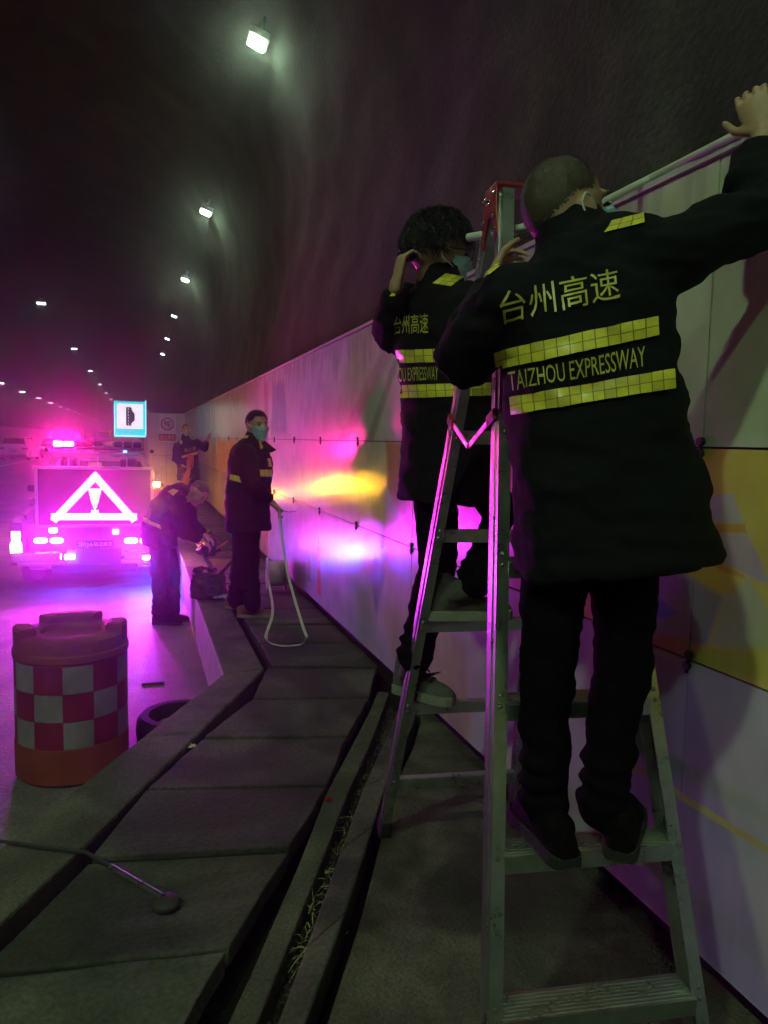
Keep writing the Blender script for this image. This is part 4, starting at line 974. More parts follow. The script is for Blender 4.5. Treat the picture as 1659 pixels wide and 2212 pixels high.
def hand(O, wr, d, pn, ts, curl=0.5, sc=1.0, spread=0.06):
    """wrist, finger direction, palm normal, side of the thumb"""
    d = d.normalized(); pn = (pn-d*pn.dot(d)).normalized(); ac = ts-d*ts.dot(d)-pn*ts.dot(pn); ac.normalize()
    O.limb([wr-d*0.02*sc, wr+d*0.03*sc, wr+d*0.065*sc, wr+d*0.085*sc], [(0.024*sc, 0.018*sc), (0.034*sc, 0.016*sc), (0.040*sc, 0.014*sc), (0.038*sc, 0.012*sc)], ref=ac)
    for i, (o_, ln) in enumerate(((0.031, 0.92), (0.0105, 1.0), (-0.0105, 0.95), (-0.030, 0.76))):
        p = wr+d*0.085*sc+ac*o_*sc; dd = (d+ac*o_*spread*12).normalized(); pts = [p-dd*0.02*sc, p]; ang = 0
        for L_ in (0.044, 0.028, 0.022):
            ang += curl*0.9; v = dd*cos(ang)+pn*sin(ang); p = p+v*L_*ln*sc; pts.append(p)
        O.limb(pts, [0.0080*sc, 0.0082*sc, 0.0074*sc, 0.0068*sc, 0.0058*sc], n=8)
    p = wr+d*0.022*sc+ac*0.026*sc; v = (d*0.55+ac*0.8+pn*0.25).normalized(); q = p+v*0.038*sc; v2 = (d*0.85+ac*0.35+pn*0.4).normalized(); q2 = q+v2*0.032*sc; q3 = q2+(v2+pn*0.3).normalized()*0.024*sc
    O.limb([p-v*0.01*sc, p, q, q2, q3], [0.013*sc, 0.013*sc, 0.0105*sc, 0.0095*sc, 0.0075*sc], n=8)
def head_parts(O, c, f, u, k=1.0):
    f = f.normalized(); u = (u-f*u.dot(f)).normalized(); r = f.cross(u)
    O.egg(c+u*0.022*k-f*0.010*k, (r*0.077*k, f*0.098*k, u*0.100*k))
    O.egg(c-u*0.045*k+f*0.030*k, (r*0.060*k, f*0.066*k, u*0.078*k))
    O.egg(c-u*0.098*k+f*0.068*k, (r*0.028*k, f*0.026*k, u*0.022*k))
    O.egg(c+u*0.030*k+f*0.078*k, (r*0.050*k, f*0.016*k, u*0.014*k))
    O.egg(c-u*0.020*k+f*0.070*k+r*0.036*k, (r*0.022*k, f*0.022*k, u*0.020*k)); O.egg(c-u*0.020*k+f*0.070*k-r*0.036*k, (r*0.022*k, f*0.022*k, u*0.020*k))
    O.limb([c+f*0.090*k+u*0.018*k, c+f*0.103*k-u*0.010*k, c+f*0.108*k-u*0.030*k], [0.009*k, 0.012*k, 0.015*k], n=8)
    O.egg(c-u*0.066*k+f*0.088*k, (r*0.026*k, f*0.012*k, u*0.010*k))
    for s in (-1, 1): O.egg(c+r*s*0.080*k-f*0.006*k-u*0.012*k, ((r*s*0.75+f*-0.5)*0.011*k, (f+r*s*0.4)*0.021*k, u*0.034*k), n=12)
    return f, u, r
def shell(name, bvh, c, f, u, r, fn, m, parent, na=56, ne=34, e0=-75, e1=90):
    """cap that hugs the head: fn(azimuth, elevation) gives the thickness in metres or None"""
    inn = []; out = []; idx = {}
    for j in range(ne+1):
        el = radians(e0+(e1-e0)*j/ne)
        for i in range(na):
            az = 2*pi*i/na-pi; t = fn(math.degrees(az), math.degrees(el))
            if t is None: continue
            d = (f*cos(az)+r*sin(az))*cos(el)+u*sin(el); h, nn, _, _ = bvh.ray_cast(c+d*0.17, -d)
            if h is None: continue
            idx[(i, j)] = len(inn); inn.append(h-d*0.003); out.append(h+d*t)
    n = len(inn); fs = []; ec = {}
    for j in range(ne):
        for i in range(na):
            q = [(i, j), ((i+1) % na, j), ((i+1) % na, j+1), (i, j+1)]
            if all(p in idx for p in q):
                k = [idx[p] for p in q]; fs.append(tuple(n+a for a in k))
                for a in range(4): ec[(k[a], k[(a+1) % 4])] = 1
    for (a, b2) in ec:
        if (b2, a) not in ec: fs.append((a, b2, n+b2, n+a))
    b = MB(); b.v = inn+out; b.f = fs; b.m = [0]*len(fs)
    return b.build(name, m, parent, smooth=True, angle=80)
def mask_fn(az, el):
    if abs(az) > 66: return None
    top = 24-abs(az)*0.10; bot = -62+abs(az)*0.35
    if el > top or el < bot: return None
    pl = 0.0018*sin((el+60)*0.45); return 0.006+pl+0.007*max(0, cos(radians(az*1.3)))
def hair_fn(kind, seed=0):
    def fn(az, el):
        a = abs(az); front = 34 if a < 45 else 34-(a-45)*0.9 if a < 72 else 10 if a < 100 else 10-(a-100)*0.55
        front += 4*noise.noise(V((az*0.06, seed, 0)))
        if el < front: return None
        e = min(1, (el-front)/12); w_ = noise.noise(V((az*0.05*cos(radians(el)), el*0.06, seed)))
        if kind == 'stub': return 0.002+0.0012*w_
        if kind == 'short': return 0.004+e*(0.014+0.004*w_)
        return 0.006+e*(0.022+0.010*w_)
    return fn
def hair_faces(name, body, c, f, u, r, kind, seed, m, parent, k=1.0, strands=0):
    """hair that grows out of the scalp: scalp faces lifted, ragged at the hairline"""
    rg = random.Random(seed); me = body.data; sel = []; lift = {}
    def depth_in(p):
        q = p-c; L_ = q.length
        if L_ > 0.135*k: return -1
        az = abs(math.degrees(atan2(q.dot(r), q.dot(f)))); el = math.degrees(math.asin(max(-1, min(1, q.dot(u)/L_))))
        ln = 40 if az < 38 else 40-(az-38)*0.72 if az < 74 else 14-(az-74)*0.25 if az < 84 else 12 if az < 104 else 12-(az-104)*0.62
        return (el-ln-3*noise.noise(q*60))/22.0
    th = {'stub': 0.0016, 'short': 0.013, 'long': 0.024}[kind]
    dv = [depth_in(v.co) for v in me.vertices]
    keep = [tuple(p.vertices) for p in me.polygons if (lambda a: a > 0.34 or a > rg.uniform(0.0, 0.34))(sum(dv[i] for i in p.vertices)/len(p.vertices))]
    vid = {}; vs = []
    for fc in keep:
        for i in fc:
            if i not in vid:
                v = me.vertices[i]; e = max(0, min(1, dv[i])); e = e*e*(3-2*e); t = 0.0007+th*(0.25+0.75*e)*(1+0.25*noise.noise(v.co*45)) if kind != 'stub' else 0.0006+th*e
                vid[i] = len(vs); vs.append(v.co+v.normal*t*k)
    b = MB(); b.v = vs; b.f = [tuple(vid[i] for i in fc) for fc in keep]; b.m = [0]*len(keep)
    if kind != 'long' and strands:
        base = list(vs); fl_ = list(b.f)
        for i in range(strands):
            fc = rg.choice(fl_); p0 = sum((base[a] for a in fc), V())/len(fc)+V((rg.uniform(-1, 1), rg.uniform(-1, 1), rg.uniform(-1, 1)))*0.002
            d = (p0-c).normalized(); t = (d+V((rg.uniform(-1, 1), rg.uniform(-1, 1), rg.uniform(-1, 1)))*0.5-u*0.4).normalized(); s1_ = d.cross(t).normalized()*0.0007; L_ = rg.uniform(0.0015, 0.0035)*(1 if kind == 'stub' else 2.0)
            n0 = len(b.v); b.v += [p0-s1_, p0+s1_, p0+t*L_]; b.f.append((n0, n0+1, n0+2)); b.m.append(0)
    o = link(name, b.mesh(name), m, parent, smooth=True); return o
def locks(name, bvh, c, f, u, r, parent, n=2600, ln=0.050, seed=3):
    rg = random.Random(seed); b = MB()
    for i in range(n):
        az = rg.uniform(-180, 180); el = rg.uniform(-8 if abs(az) > 100 else 22, 90)
        d = (f*cos(radians(az))+r*sin(radians(az)))*cos(radians(el))+u*sin(radians(el)); h, nn, _, _ = bvh.ray_cast(c+d*0.17, -d)
        if h is None: continue
        s = (f*rg.uniform(-0.6, 1.2)+r*rg.uniform(-1, 1)-u*0.9); s = (s-d*s.dot(d)).normalized(); L_ = ln*rg.uniform(0.6, 1.3)
        w3 = V((rg.uniform(-1, 1), rg.uniform(-1, 1), rg.uniform(-1, 1)))*0.006; p0 = h+d*0.010; b.tube([p0, p0+d*0.017+s*L_*0.35, p0+d*0.020+s*L_*0.7+w3, p0+d*0.008+s*L_+w3*2], [0.0020, 0.0018, 0.0013, 0.0003], 3)
    o = b.build(name, M_hair, parent, smooth=True, angle=80); return o
def shoe(parent, heel, toe, m_up, m_sole, hi=0.0, k=1.0, sole_h=0.028, stripe=None, ank=None):
    heel = V(heel); toe = V(toe); d = toe-heel; L_ = d.length; d.normalize(); up = V((0, 0, 1)); up = (up-d*up.dot(d)).normalized(); sd = d.cross(up)
    P = [(-0.02, 0.026, 0.070+hi), (0.06, 0.034, 0.082+hi), (0.22, 0.036, 0.092+hi), (0.36, 0.037, 0.088+hi*0.6), (0.52, 0.041, 0.068), (0.70, 0.046, 0.054), (0.86, 0.043, 0.044), (0.97, 0.030, 0.034), (1.02, 0.014, 0.022)]
    e = Org(); R = []; n = 16
    for t, hw, hh in P:
        c = heel+d*(L_*t)+up*sole_h*0.6; ring = []
        for j in range(n):
            a = 2*pi*j/n; z = sin(a); ring.append(c+sd*hw*k*cos(a)*(1-0.25*max(0, z))+up*(hh*k*max(z, 0)+0.008*min(z, 0)))
        R.append(ring)
    e.rings(R, n)
    if ank is not None: e.limb([heel+d*L_*0.2+up*0.06, V(ank)], [0.040*k, 0.040*k])
    s = e.make('shoe', m_up, parent, 0.006 if k > 0.5 else 0.01, 2)
    b = MB(); ol = []
    for t, hw, hh in P: ol.append(heel+d*(L_*t)+sd*(hw*k+0.004))
    for t, hw, hh in P[::-1]: ol.append(heel+d*(L_*t)-sd*(hw*k+0.004))
    b.prism(ol, up*sole_h); b.build('sole', m_sole, s, bevel=0.004)
    if stripe:
        for q in (-1, 1):
            bv = bvh_of(s); vs = []; fs = []; pts = [(0.20, 0.032, 0.014), (0.30, 0.028, 0.018), (0.42, 0.030, 0.016), (0.56, 0.042, 0.010), (0.68, 0.058, 0.003)]
            for t, z, w_ in pts:
                for zz in (z, z+w_):
                    o_ = heel+d*(L_*t)+up*(sole_h+zz); h, nn, _, _ = bv.ray_cast(o_+sd*q*0.12, -sd*q)
                    vs.append((h if h is not None else o_+sd*q*0.04)+sd*q*0.002)
            for i in range(len(pts)-1): fs.append((2*i, 2*i+2, 2*i+3, 2*i+1))
            MB().add(vs, fs).build('side_swoosh', stripe, s)
        lc = MB()
        for i in range(5):
            t = 0.40+i*0.06; c = heel+d*(L_*t)+up*(0.088-0.008*i+hi*0.3*(1-i/5)+sole_h*0.6); lc.tube([c-sd*0.022-up*0.008, c+up*0.004, c+sd*0.022-up*0.008], 0.0035, 6)
        lc.build('laces', M_black, s)
    return s
def person(name, label, J, face, tfwd, base, opt):
    """J: joints in metres; face: where the head looks; tfwd: where the chest faces"""
    root = empty('person', base); tag(root, label, 'person')
    vx = opt['voxel']; k = opt.get('hk', 1.0)
    c = J['head']; up = opt.get('hup', V((0, 0, 1)))
    O = Org(); f, u, r = head_parts(O, c, face, up, k)
    O.limb([J['neck']-u*0.02, c-u*0.06*k-f*0.018*k], [(0.056*k, 0.060*k), (0.054*k, 0.056*k)])
    sdv = (J['shR']-J['shL']).normalized(); sp = [J['pelvis'], J['waist'], J['chest'], J['neck']]
    ref = sdv
    O.limb(sp, [(0.13, 0.09), (0.12, 0.085), (0.14, 0.09), (0.05, 0.05)], ref=ref)
    for s in 'LR':
        O.limb([J['sh'+s], J['el'+s], J['wr'+s]], [0.042, 0.036, 0.024*k])
        O.limb([J['hip'+s], J['kn'+s], J['an'+s]], [0.06, 0.045, 0.032])
        hd_ = opt.get('hand'+s)
        if hd_: hand(O, J['wr'+s], *hd_[:3], curl=hd_[3], sc=k*opt.get('hs', 1.0))
    body = O.make('body', M_skin, root, vx, 3)
    bb_ = bvh_of(body)
    # trousers
    Tz = Org(); tr = opt.get('trou', (0.082, 0.066, 0.058))
    for s in 'LR':
        h, kn, an = J['hip'+s], J['kn'+s], J['an'+s]; lo = an+(kn-an).normalized()*0.02
        a0 = an.lerp(kn, 0.12); a1 = an.lerp(kn, 0.25); a2 = an.lerp(kn, 0.4)
        q = [0.55, 0.42, 0.34, 0.27, 0.21, 0.15, 0.09, 0.03]; w8 = [1.0, 0.98, 1.10, 0.90, 1.16, 0.92, 1.18, 1.05]; sh_ = V((tr[2]*0.10, -tr[2]*0.06, 0))
        Tz.limb([h, h.lerp(kn, 0.5), kn]+[an.lerp(kn, a)+sh_*(1 if i % 2 else -1) for i, a in enumerate(q)], [tr[0], (tr[0]+tr[1])*0.52, tr[1]]+[(tr[1]*a+tr[2]*(1-a))*b3 for a, b3 in zip(q, w8)])
    hm = (J['hipL']+J['hipR'])/2; Tz.limb([hm-(hm-J['pelvis'])*0.2+V((0, 0, -0.04)), J['pelvis'].lerp(J['waist'], 0.7)], [(tr[0]*1.75, tr[0]*1.25), (tr[0]*1.7, tr[0]*1.2)], ref=ref)
    Tz.make('trousers', M_trou, root, opt.get('jv', vx*1.6), 2, folds(0.007, (10, 10, 16)))
    # jacket
    K = Org(); R = []; n = 24
    for (cc_, a, b2, sd, up_) in opt['rings']:
        sd = sd.normalized(); fw_ = tfwd-sd*tfwd.dot(sd); fw_ = (fw_-up_*fw_.dot(up_)).normalized()
        R.append([cc_+sd*a*(abs(cos(2*pi*j/n))**0.85*(1 if cos(2*pi*j/n) > 0 else -1))+fw_*b2*(abs(sin(2*pi*j/n))**0.85*(1 if sin(2*pi*j/n) > 0 else -1)) for j in range(n)])
    K.rings(R, n); sr = opt.get('sleeve', (0.086, 0.074, 0.056))
    for s in 'LR':
        a, e_, w_ = J['sh'+s], J['el'+s], J['wr'+s]; ins = a+(J['chest']-a)*0.25; cuff = w_+(e_-w_).normalized()*(0.02+sr[2]*0.85)
        K.limb([ins, a, a.lerp(e_, 0.5), e_+(e_-(a+w_)/2).normalized()*0.012, e_.lerp(cuff, 0.5), cuff], [sr[0]*0.95, sr[0], (sr[0]+sr[1])*0.5, sr[1], (sr[1]+sr[2])*0.5, sr[2]])
    K.limb([J['neck']-u*0.03, J['neck']+(c-J['neck'])*opt.get('collar', 0.30)], [(0.085*k, 0.085*k), (0.074*k, 0.080*k)])
    for pts_, rad_ in opt.get('extra', []): K.limb(pts_, rad_)
    jk = K.make('jacket', M_navy, root, opt.get('jv', vx*1.7), 3, folds(opt.get('fold', 0.010), (8, 8, 12), 0.006, 2.5))
    bj = bvh_of(jk)
    hk_ = opt.get('hair', 'short')
    hr = hair_faces('hair', body, c+u*0.012*k, f, u, r, hk_, opt.get('seed', 1), M_stub if hk_ == 'stub' else M_hair, root, k, opt.get('strands', 0))
    if hk_ == 'long': locks('lock_of_hair', bb_, c+u*0.02, f, u, r, hr)
    if opt.get('mask', True):
        mc = c+f*0.01*k-u*0.030*k
        mk_ = shell('face_mask', bb_, mc, f, u, r, mask_fn, opt.get('maskm', M_mask), root, na=60, ne=36)
        for s in (-1, 1):
            d1 = (f*cos(radians(62))+r*s*sin(radians(62))); h, _, _, _ = bb_.ray_cast(mc+(d1+u*0.25)*0.16, -(d1+u*0.25).normalized()); h2, _, _, _ = bb_.ray_cast(mc+(d1-u*0.35)*0.16, -(d1-u*0.35).normalized())
            ear = c+r*s*0.090*k-f*0.014*k
            if h is not None and h2 is not None: MB().tube(smooth_path([h+d1*0.004, (h+ear+u*0.03*k)/2+d1*0.006, ear+u*0.022*k, ear-f*0.012*k, ear-u*0.03*k, (h2+ear-u*0.03*k)/2+d1*0.006, h2+d1*0.004], 4), 0.0022*k, 6).build('ear_loop', M_loop, mk_)
    for s in (-1, 1):
        if opt.get('eyes', True):
            p = c+f*0.0915*k+r*s*0.032*k+u*0.006*k
            O2 = Org(); O2.egg(p, (r*0.013*k, f*0.006*k, u*0.0055*k), 10); O2.b.build('eye', M_eye, root, smooth=True)
            q = c+f*0.0965*k+u*0.030*k; MB().tube([q+r*s*0.014*k-f*0.002, q+r*s*0.032*k+u*0.004*k, q+r*s*0.050*k-u*0.002*k-f*0.012*k], [0.003*k, 0.0042*k, 0.002*k], 6).build('eyebrow', M_hair, root)
    return root, jk, bj, body, (f, u, r)
R_, F_, U_ = _r.copy(), _f.copy(), _u.copy()
Rh = V((cos(YAW), -sin(YAW), 0)); Fh = V((sin(YAW), cos(YAW), 0)); Z = V((0, 0, 1))

# --- man on the near side of the ladder, back to us, right arm reaching up to the tube
d0 = 1.635
sA = V((LAX, LAY, 0)); st2 = (lad(-1, -1, LH1+LS)+lad(-1, 1, LH1+LS))/2
J = dict(head=at(1224, 462, 1.70), neck=at(1240, 545, 1.66), chest=at(1270, 690, 1.64), waist=at(1282, 890, 1.645), pelvis=at(1285, 1050, 1.65),
 shL=at(1102, 645, 1.63), elL=at(1008, 765, 1.74), wrL=at(1066, 600, 1.83), shR=at(1425, 560, 1.62), elR=at(1625, 470, 1.64), wrR=at(1648, 288, 1.69),
 hipL=at(1208, 1090, 1.65), knL=at(1185, 1430, 1.68), anL=at(1174, 1750, 1.69), hipR=at(1352, 1090, 1.65), knR=at(1346, 1430, 1.68), anR=at(1298, 1755, 1.69))
tf1 = (Fh*0.97+Rh*0.22).normalized(); sd1 = at(1545, 1195, 1.65)-at(1115, 1245, 1.65)
rings = []
for (px, py, a, b2) in ((1332, 1222, 0.222, 0.165), (1330, 1205, 0.224, 0.168), (1312, 1080, 0.210, 0.162), (1293, 960, 0.196, 0.155), (1281, 870, 0.187, 0.150), (1272, 760, 0.196, 0.148), (1266, 660, 0.200, 0.138), (1262, 600, 0.190, 0.118), (1252, 555, 0.135, 0.090), (1243, 520, 0.080, 0.078)):
    rings.append((at(px, py, 1.655), a, b2, (sd1 if py > 800 else at(1430, 520, 1.65)-at(1085, 628, 1.65)).normalized(), Z))
opt = dict(voxel=0.0042, jv=0.0085, rings=rings, hair='stub', handL=(Fh*0.75+Z*0.55+Rh*0.25, Rh*0.9+Fh*0.1, Z*0.8-Fh*0.5, 0.8), handR=(Z*0.92-Rh*0.25+Fh*0.2, Fh*0.75+Rh*0.6, -Rh*0.8+Fh*0.3, 0.62), trou=(0.078, 0.064, 0.050), hup=Z, seed=2, fold=0.013, hs=0.95, strands=7000, collar=0.62, extra=[([at(1265, 545, 1.65), at(1340, 525, 1.63), at(1415, 530, 1.62)], [0.058, 0.062, 0.066])])
man1, jk1, bj1, _, _ = person('person', 'man in a dark lettered coat, back turned, reaching up from the near ladder steps', J, Rh*0.92+Fh*0.40+Z*0.22, tf1, (st2.x, st2.y, LH1+LS), opt)
tape('upper_tape', ((1066, 760), (1420, 683), (1422, 724), (1070, 800)), 13, 2, bj1, jk1)
tape('lower_tape', ((1102, 858), (1456, 797), (1458, 838), (1106, 896)), 14, 2, bj1, jk1)
lettering('lettering', '台州高速', ((1077, 634), (1333, 577), (1340, 645), (1085, 700)), bj1, jk1)
lettering('lettering', 'TAIZHOU EXPRESSWAY', ((1100, 805), (1391, 748), (1394, 792), (1104, 844)), bj1, jk1)
tape('shoulder_patch', ((1322, 478), (1390, 461), (1392, 482), (1304, 504)), 3, 2, bj1, jk1)
tape('shoulder_patch', ((1105, 556), (1082, 562), (1046, 596), (1060, 594)), 2, 2, bj1, jk1)
zst = LH1+LS+0.006
ml = st2+sv*(-0.085); mr = st2+sv*(0.045)
M_sh1 = mat('black leather', (0.005, 0.0045, 0.0045), 0.75, spec=0.06, vary=0.3, vscale=20)
shoe(man1, V((ml.x, ml.y, zst))-nv*0.105, V((ml.x, ml.y, zst))+nv*0.15-sv*0.01, M_sh1, M_rubber, ank=J['anL'])
shoe(man1, V((mr.x, mr.y, zst))-nv*0.095-sv*0.005, V((mr.x, mr.y, zst))+nv*0.12+sv*0.13, M_sh1, M_rubber, ank=J['anR'])

# --- man on the far side of the ladder, hand raised to his ear
fc2 = (Rh*0.80+Fh*0.60).normalized(); sd2 = (Rh*0.60-Fh*0.80).normalized()
D2 = 2.60
J = dict(head=at(946, 550, 2.57), neck=at(952, 622, 2.59), chest=at(952, 700, D2), waist=at(960, 850, D2), pelvis=at(960, 975, D2),
 shL=at(893, 655, 2.72), elL=at(842, 712, 2.66), wrL=at(857, 612, 2.50), shR=at(1003, 665, 2.50), elR=at(1082, 700, 2.36), wrR=at(1050, 596, 2.22),
 hipL=at(938, 985, 2.63), knL=at(945, 1225, 2.60), anL=at(893, 1432, 2.57), hipR=at(1000, 985, 2.57), knR=at(1085, 1110, 2.50), anR=at(1022, 1262, 2.44))
rings = []
for (px, py, a, b2) in ((966, 1085, 0.200, 0.140), (966, 1074, 0.203, 0.142), (972, 990, 0.190, 0.138), (972, 900, 0.190, 0.135), (965, 800, 0.195, 0.135), (955, 730, 0.210, 0.132), (952, 672, 0.200, 0.118), (951, 638, 0.14, 0.095), (951, 616, 0.078, 0.078)):
    rings.append((at(px, py, D2), a, b2, sd2, Z))
opt = dict(voxel=0.0048, jv=0.010, rings=rings, hair='long', handL=(Z*0.95+Rh*0.15, Rh*0.9+Fh*0.3, Fh*0.6-Rh*0.4, 0.9), handR=(Z*0.9+Rh*0.1, Rh*0.8+Fh*0.5, -Fh, 0.6), trou=(0.085, 0.068, 0.055), seed=5, fold=0.010, hup=Z+Rh*0.10)
man2, jk2, bj2, bd2, fr2 = person('person', 'black-haired man with glasses and mask on the far ladder side, hand at his ear', J, Rh*0.92+Fh*0.30-Z*0.05, fc2, (0.95, 2.3, LH1+LS), opt)
tape('upper_tape', ((856, 756), (1035, 752), (1037, 780), (858, 784)), 9, 2, bj2, jk2)
tape('lower_tape', ((862, 832), (1060, 826), (1060, 854), (866, 860)), 10, 2, bj2, jk2)
lettering('lettering', '台州高速', ((850, 684), (926, 676), (927, 720), (852, 722)), bj2, jk2)
lettering('lettering', 'TAIZHOU EXPRESSWAY', ((830, 796), (948, 791), (948, 821), (832, 826)), bj2, jk2)
tape('shoulder_patch', ((962, 590), (1000, 598), (975, 620), (934, 613)), 3, 3, bj2, jk2)
tape('shoulder_patch', ((864, 612), (872, 614), (852, 640), (842, 640)), 2, 2, bj2, jk2)
f2, u2, r2 = fr2; c2 = J['head']
gm = MB()
for s in (-1, 1):
    cen_ = c2+f2*0.108+r2*s*0.034+u2*0.006
    gm.tube([cen_+r2*0.026*cos(t_)+u2*0.02*sin(t_) for t_ in [2*pi*i/16 for i in range(17)]], 0.0018, 6)
    gm.tube([cen_+r2*s*0.026+u2*0.006, c2+r2*s*0.084+f2*0.05+u2*0.01, c2+r2*s*0.086-f2*0.01+u2*0.006], 0.002, 6)
gm.tube([c2+f2*0.112+r2*0.009+u2*0.008, c2+f2*0.112-r2*0.009+u2*0.008], 0.0018, 6)
gm.build('glasses', M_black, man2)
M_sn = mat('grey sneaker', (0.075, 0.07, 0.066), 0.75, vary=0.3, vscale=20); M_sw = mat('dark trim', (0.02, 0.018, 0.018), 0.6)
s1b = lad(1, -1, LH1+LS); s2b = lad(1, -1, LH1+2*LS)
shoe(man2, gnd(856, 1493, LH1+LS+0.012), gnd(978, 1524, LH1+LS+0.006), M_sn, M_sole, hi=0.05, ank=J['anL'], stripe=M_sw, sole_h=0.034)
q = (lad(1, -1, LH1+2*LS)+lad(1, 1, LH1+2*LS))/2
shoe(man2, V((q.x-0.17, q.y+0.02, LH1+2*LS+0.006)), V((q.x+0.11, q.y-0.03, LH1+2*LS+0.006)), M_sn, M_sole, hi=0.05, ank=J['anR'], stripe=M_sw, sole_h=0.034)

# --- masked man standing on the walkway with the cable in his hand
D3 = 5.98; fc3 = (Rh*0.93-Fh*0.36).normalized(); sd3 = (-Rh*0.36-Fh*0.93).normalized()
def a3(px, py, dd=0.0): return at(px, py, D3+dd)
J = dict(head=a3(556, 921), neck=a3(548, 955), chest=a3(540, 990), waist=a3(536, 1045), pelvis=a3(533, 1085),
 shL=a3(552, 972, 0.17), elL=a3(560, 1045, 0.20), wrL=a3(580, 1085, 0.12), shR=a3(528, 974, -0.17), elR=a3(545, 1046, -0.20), wrR=a3(592, 1089, -0.10),
 hipL=a3(540, 1095, 0.09), knL=a3(541, 1205, 0.08), anL=a3(545, 1308, 0.0), hipR=a3(528, 1095, -0.09), knR=a3(521, 1205, -0.06), anR=a3(509, 1300, 0.14))
rings = []
for (px, py, a, b2) in ((536, 1146, 0.21, 0.160), (536, 1140, 0.212, 0.162), (535, 1090, 0.20, 0.155), (540, 1030, 0.20, 0.165), (541, 990, 0.205, 0.155), (541, 968, 0.185, 0.125), (545, 955, 0.12, 0.10), (547, 948, 0.08, 0.08)):
    rings.append((a3(px, py), a, b2, sd3, Z))
opt = dict(voxel=0.010, rings=rings, hair='short', handR=(Rh*0.75-Z*0.65, -Z*0.6-Rh*0.4, Fh*0.2+Z*0.7+Rh*0.4, 0.8), handL=(Rh*0.8-Z*0.5, -Z, Fh, 0.6), seed=9, fold=0.012, strands=2500, trou=(0.09, 0.075, 0.065))
man3, jk3, bj3, bd3, _ = person('person', 'masked man standing on the walkway in dark coat, holding a white cable', J, Rh*0.62-Fh*0.78, fc3, a3(530, 1325), opt)
tape('front_tape', ((560, 1014), (590, 1015), (590, 1030), (562, 1029)), 3, 1, bj3, jk3)
tape('back_tape', ((497, 1024), (517, 1028), (522, 1043), (496, 1036)), 3, 1, bj3, jk3)
tape('shoulder_patch', ((521, 940), (538, 941), (534, 947), (513, 947)), 3, 1, bj3, jk3)
tape('collar_patch', ((558, 952), (562, 950), (568, 967), (562, 971)), 1, 2, bj3, jk3)
tape('chest_label', ((577, 990), (583, 990), (587, 1008), (579, 1008)), 1, 2, bj3, jk3)
M_brn = mat('brown leather', (0.22, 0.07, 0.04), 0.6, vary=0.2, vscale=15)
g0 = gnd(508, 1334); g1 = gnd(575, 1334); shoe(man3, V((g0.x+0.02, g0.y, 0.004)), V((g0.x+0.02, g0.y, 0.004))+(g1-g0).normalized()*0.29, M_brn, M_sole, ank=J['anL'])
g0 = gnd(487, 1316); shoe(man3, V((g0.x, g0.y, 0.004)), V((g0.x, g0.y, 0.004))+(g1-gnd(508, 1334)+V((0, 0.03, 0))).normalized()*0.29, M_brn, M_sole, ank=J['anR'])
cl = MB(); p = a3(572, 958, -0.05)      # open collar flap
cl.prism([a3(563, 945, -0.06), a3(597, 972, -0.02), a3(585, 978, -0.04), a3(570, 968, -0.08)], Fh*0.02); cl.build('collar_flap', M_navy, jk3, bevel=0.005)

# --- man bending over the kerb
D4 = 7.5; fc4 = (Rh*0.95+Fh*0.05-Z*0.8).normalized()
def a4(px, py, dd=0.0): return at(px, py, D4+dd)
J = dict(head=a4(428, 1064, -0.05), neck=a4(402, 1062), chest=a4(375, 1076), waist=a4(350, 1110), pelvis=a4(345, 1148),
 shL=a4(396, 1070, 0.17), elL=a4(414, 1135, 0.18), wrL=a4(446, 1158, 0.10), shR=a4(378, 1076, -0.17), elR=a4(396, 1145, -0.18), wrR=a4(438, 1168, -0.10),
 hipL=a4(352, 1155, 0.09), knL=a4(372, 1240, 0.10), anL=a4(372, 1322, 0.08), hipR=a4(342, 1155, -0.09), knR=a4(346, 1240, -0.06), anR=a4(347, 1328, -0.06))
sd4 = (J['shR']-J['shL']).normalized(); rings = []
for (px, py, a, b2, t_) in ((345, 1178, 0.20, 0.17, 0.15), (345, 1170, 0.202, 0.175, 0.15), (343, 1140, 0.20, 0.165, 0.2), (350, 1108, 0.20, 0.15, 0.55), (368, 1080, 0.205, 0.14, 0.8), (385, 1068, 0.17, 0.115, 0.9), (397, 1063, 0.10, 0.09, 0.95), (402, 1062, 0.08, 0.08, 0.95)):
    upv = (Z*(1-t_)+Rh*t_).normalized(); rings.append((a4(px, py), a, b2, sd4, upv))
opt = dict(voxel=0.012, rings=rings, hair='stub', handR=(Rh*0.7-Z*0.6, -Z-Rh*0.3, Fh, 0.7), handL=(Rh*0.7-Z*0.6, -Z-Rh*0.3, -Fh, 0.7), seed=12, fold=0.014, mask=False, hup=(Rh*0.75+Z*0.65), trou=(0.10, 0.085, 0.075), sleeve=(0.095, 0.085, 0.062))
man4, jk4, bj4, _, _ = person('person', 'man bending forward on the road beside the truck, hands over the kerb', J, (Rh*0.60-Z*0.75-Fh*0.25), fc4, a4(360, 1340), opt)
tape('shoulder_patch', ((362, 1062), (374, 1056), (386, 1060), (374, 1071)), 2, 2, bj4, jk4)
tape('chest_patch', ((401, 1070), (406, 1072), (409, 1084), (404, 1086)), 1, 2, bj4, jk4)
tape('back_tape', ((310, 1117), (345, 1134), (348, 1143), (311, 1128)), 4, 1, bj4, jk4)
for (px, py, q) in ((330, 1349, 0), (346, 1341, 1)):
    g0 = gnd(px, py, ZR); shoe(man4, V((g0.x, g0.y, ZR+0.004)), V((g0.x, g0.y, ZR+0.004))+Rh*0.29, M_sh1, M_rubber, ank=J['anR' if q == 0 else 'anL'])

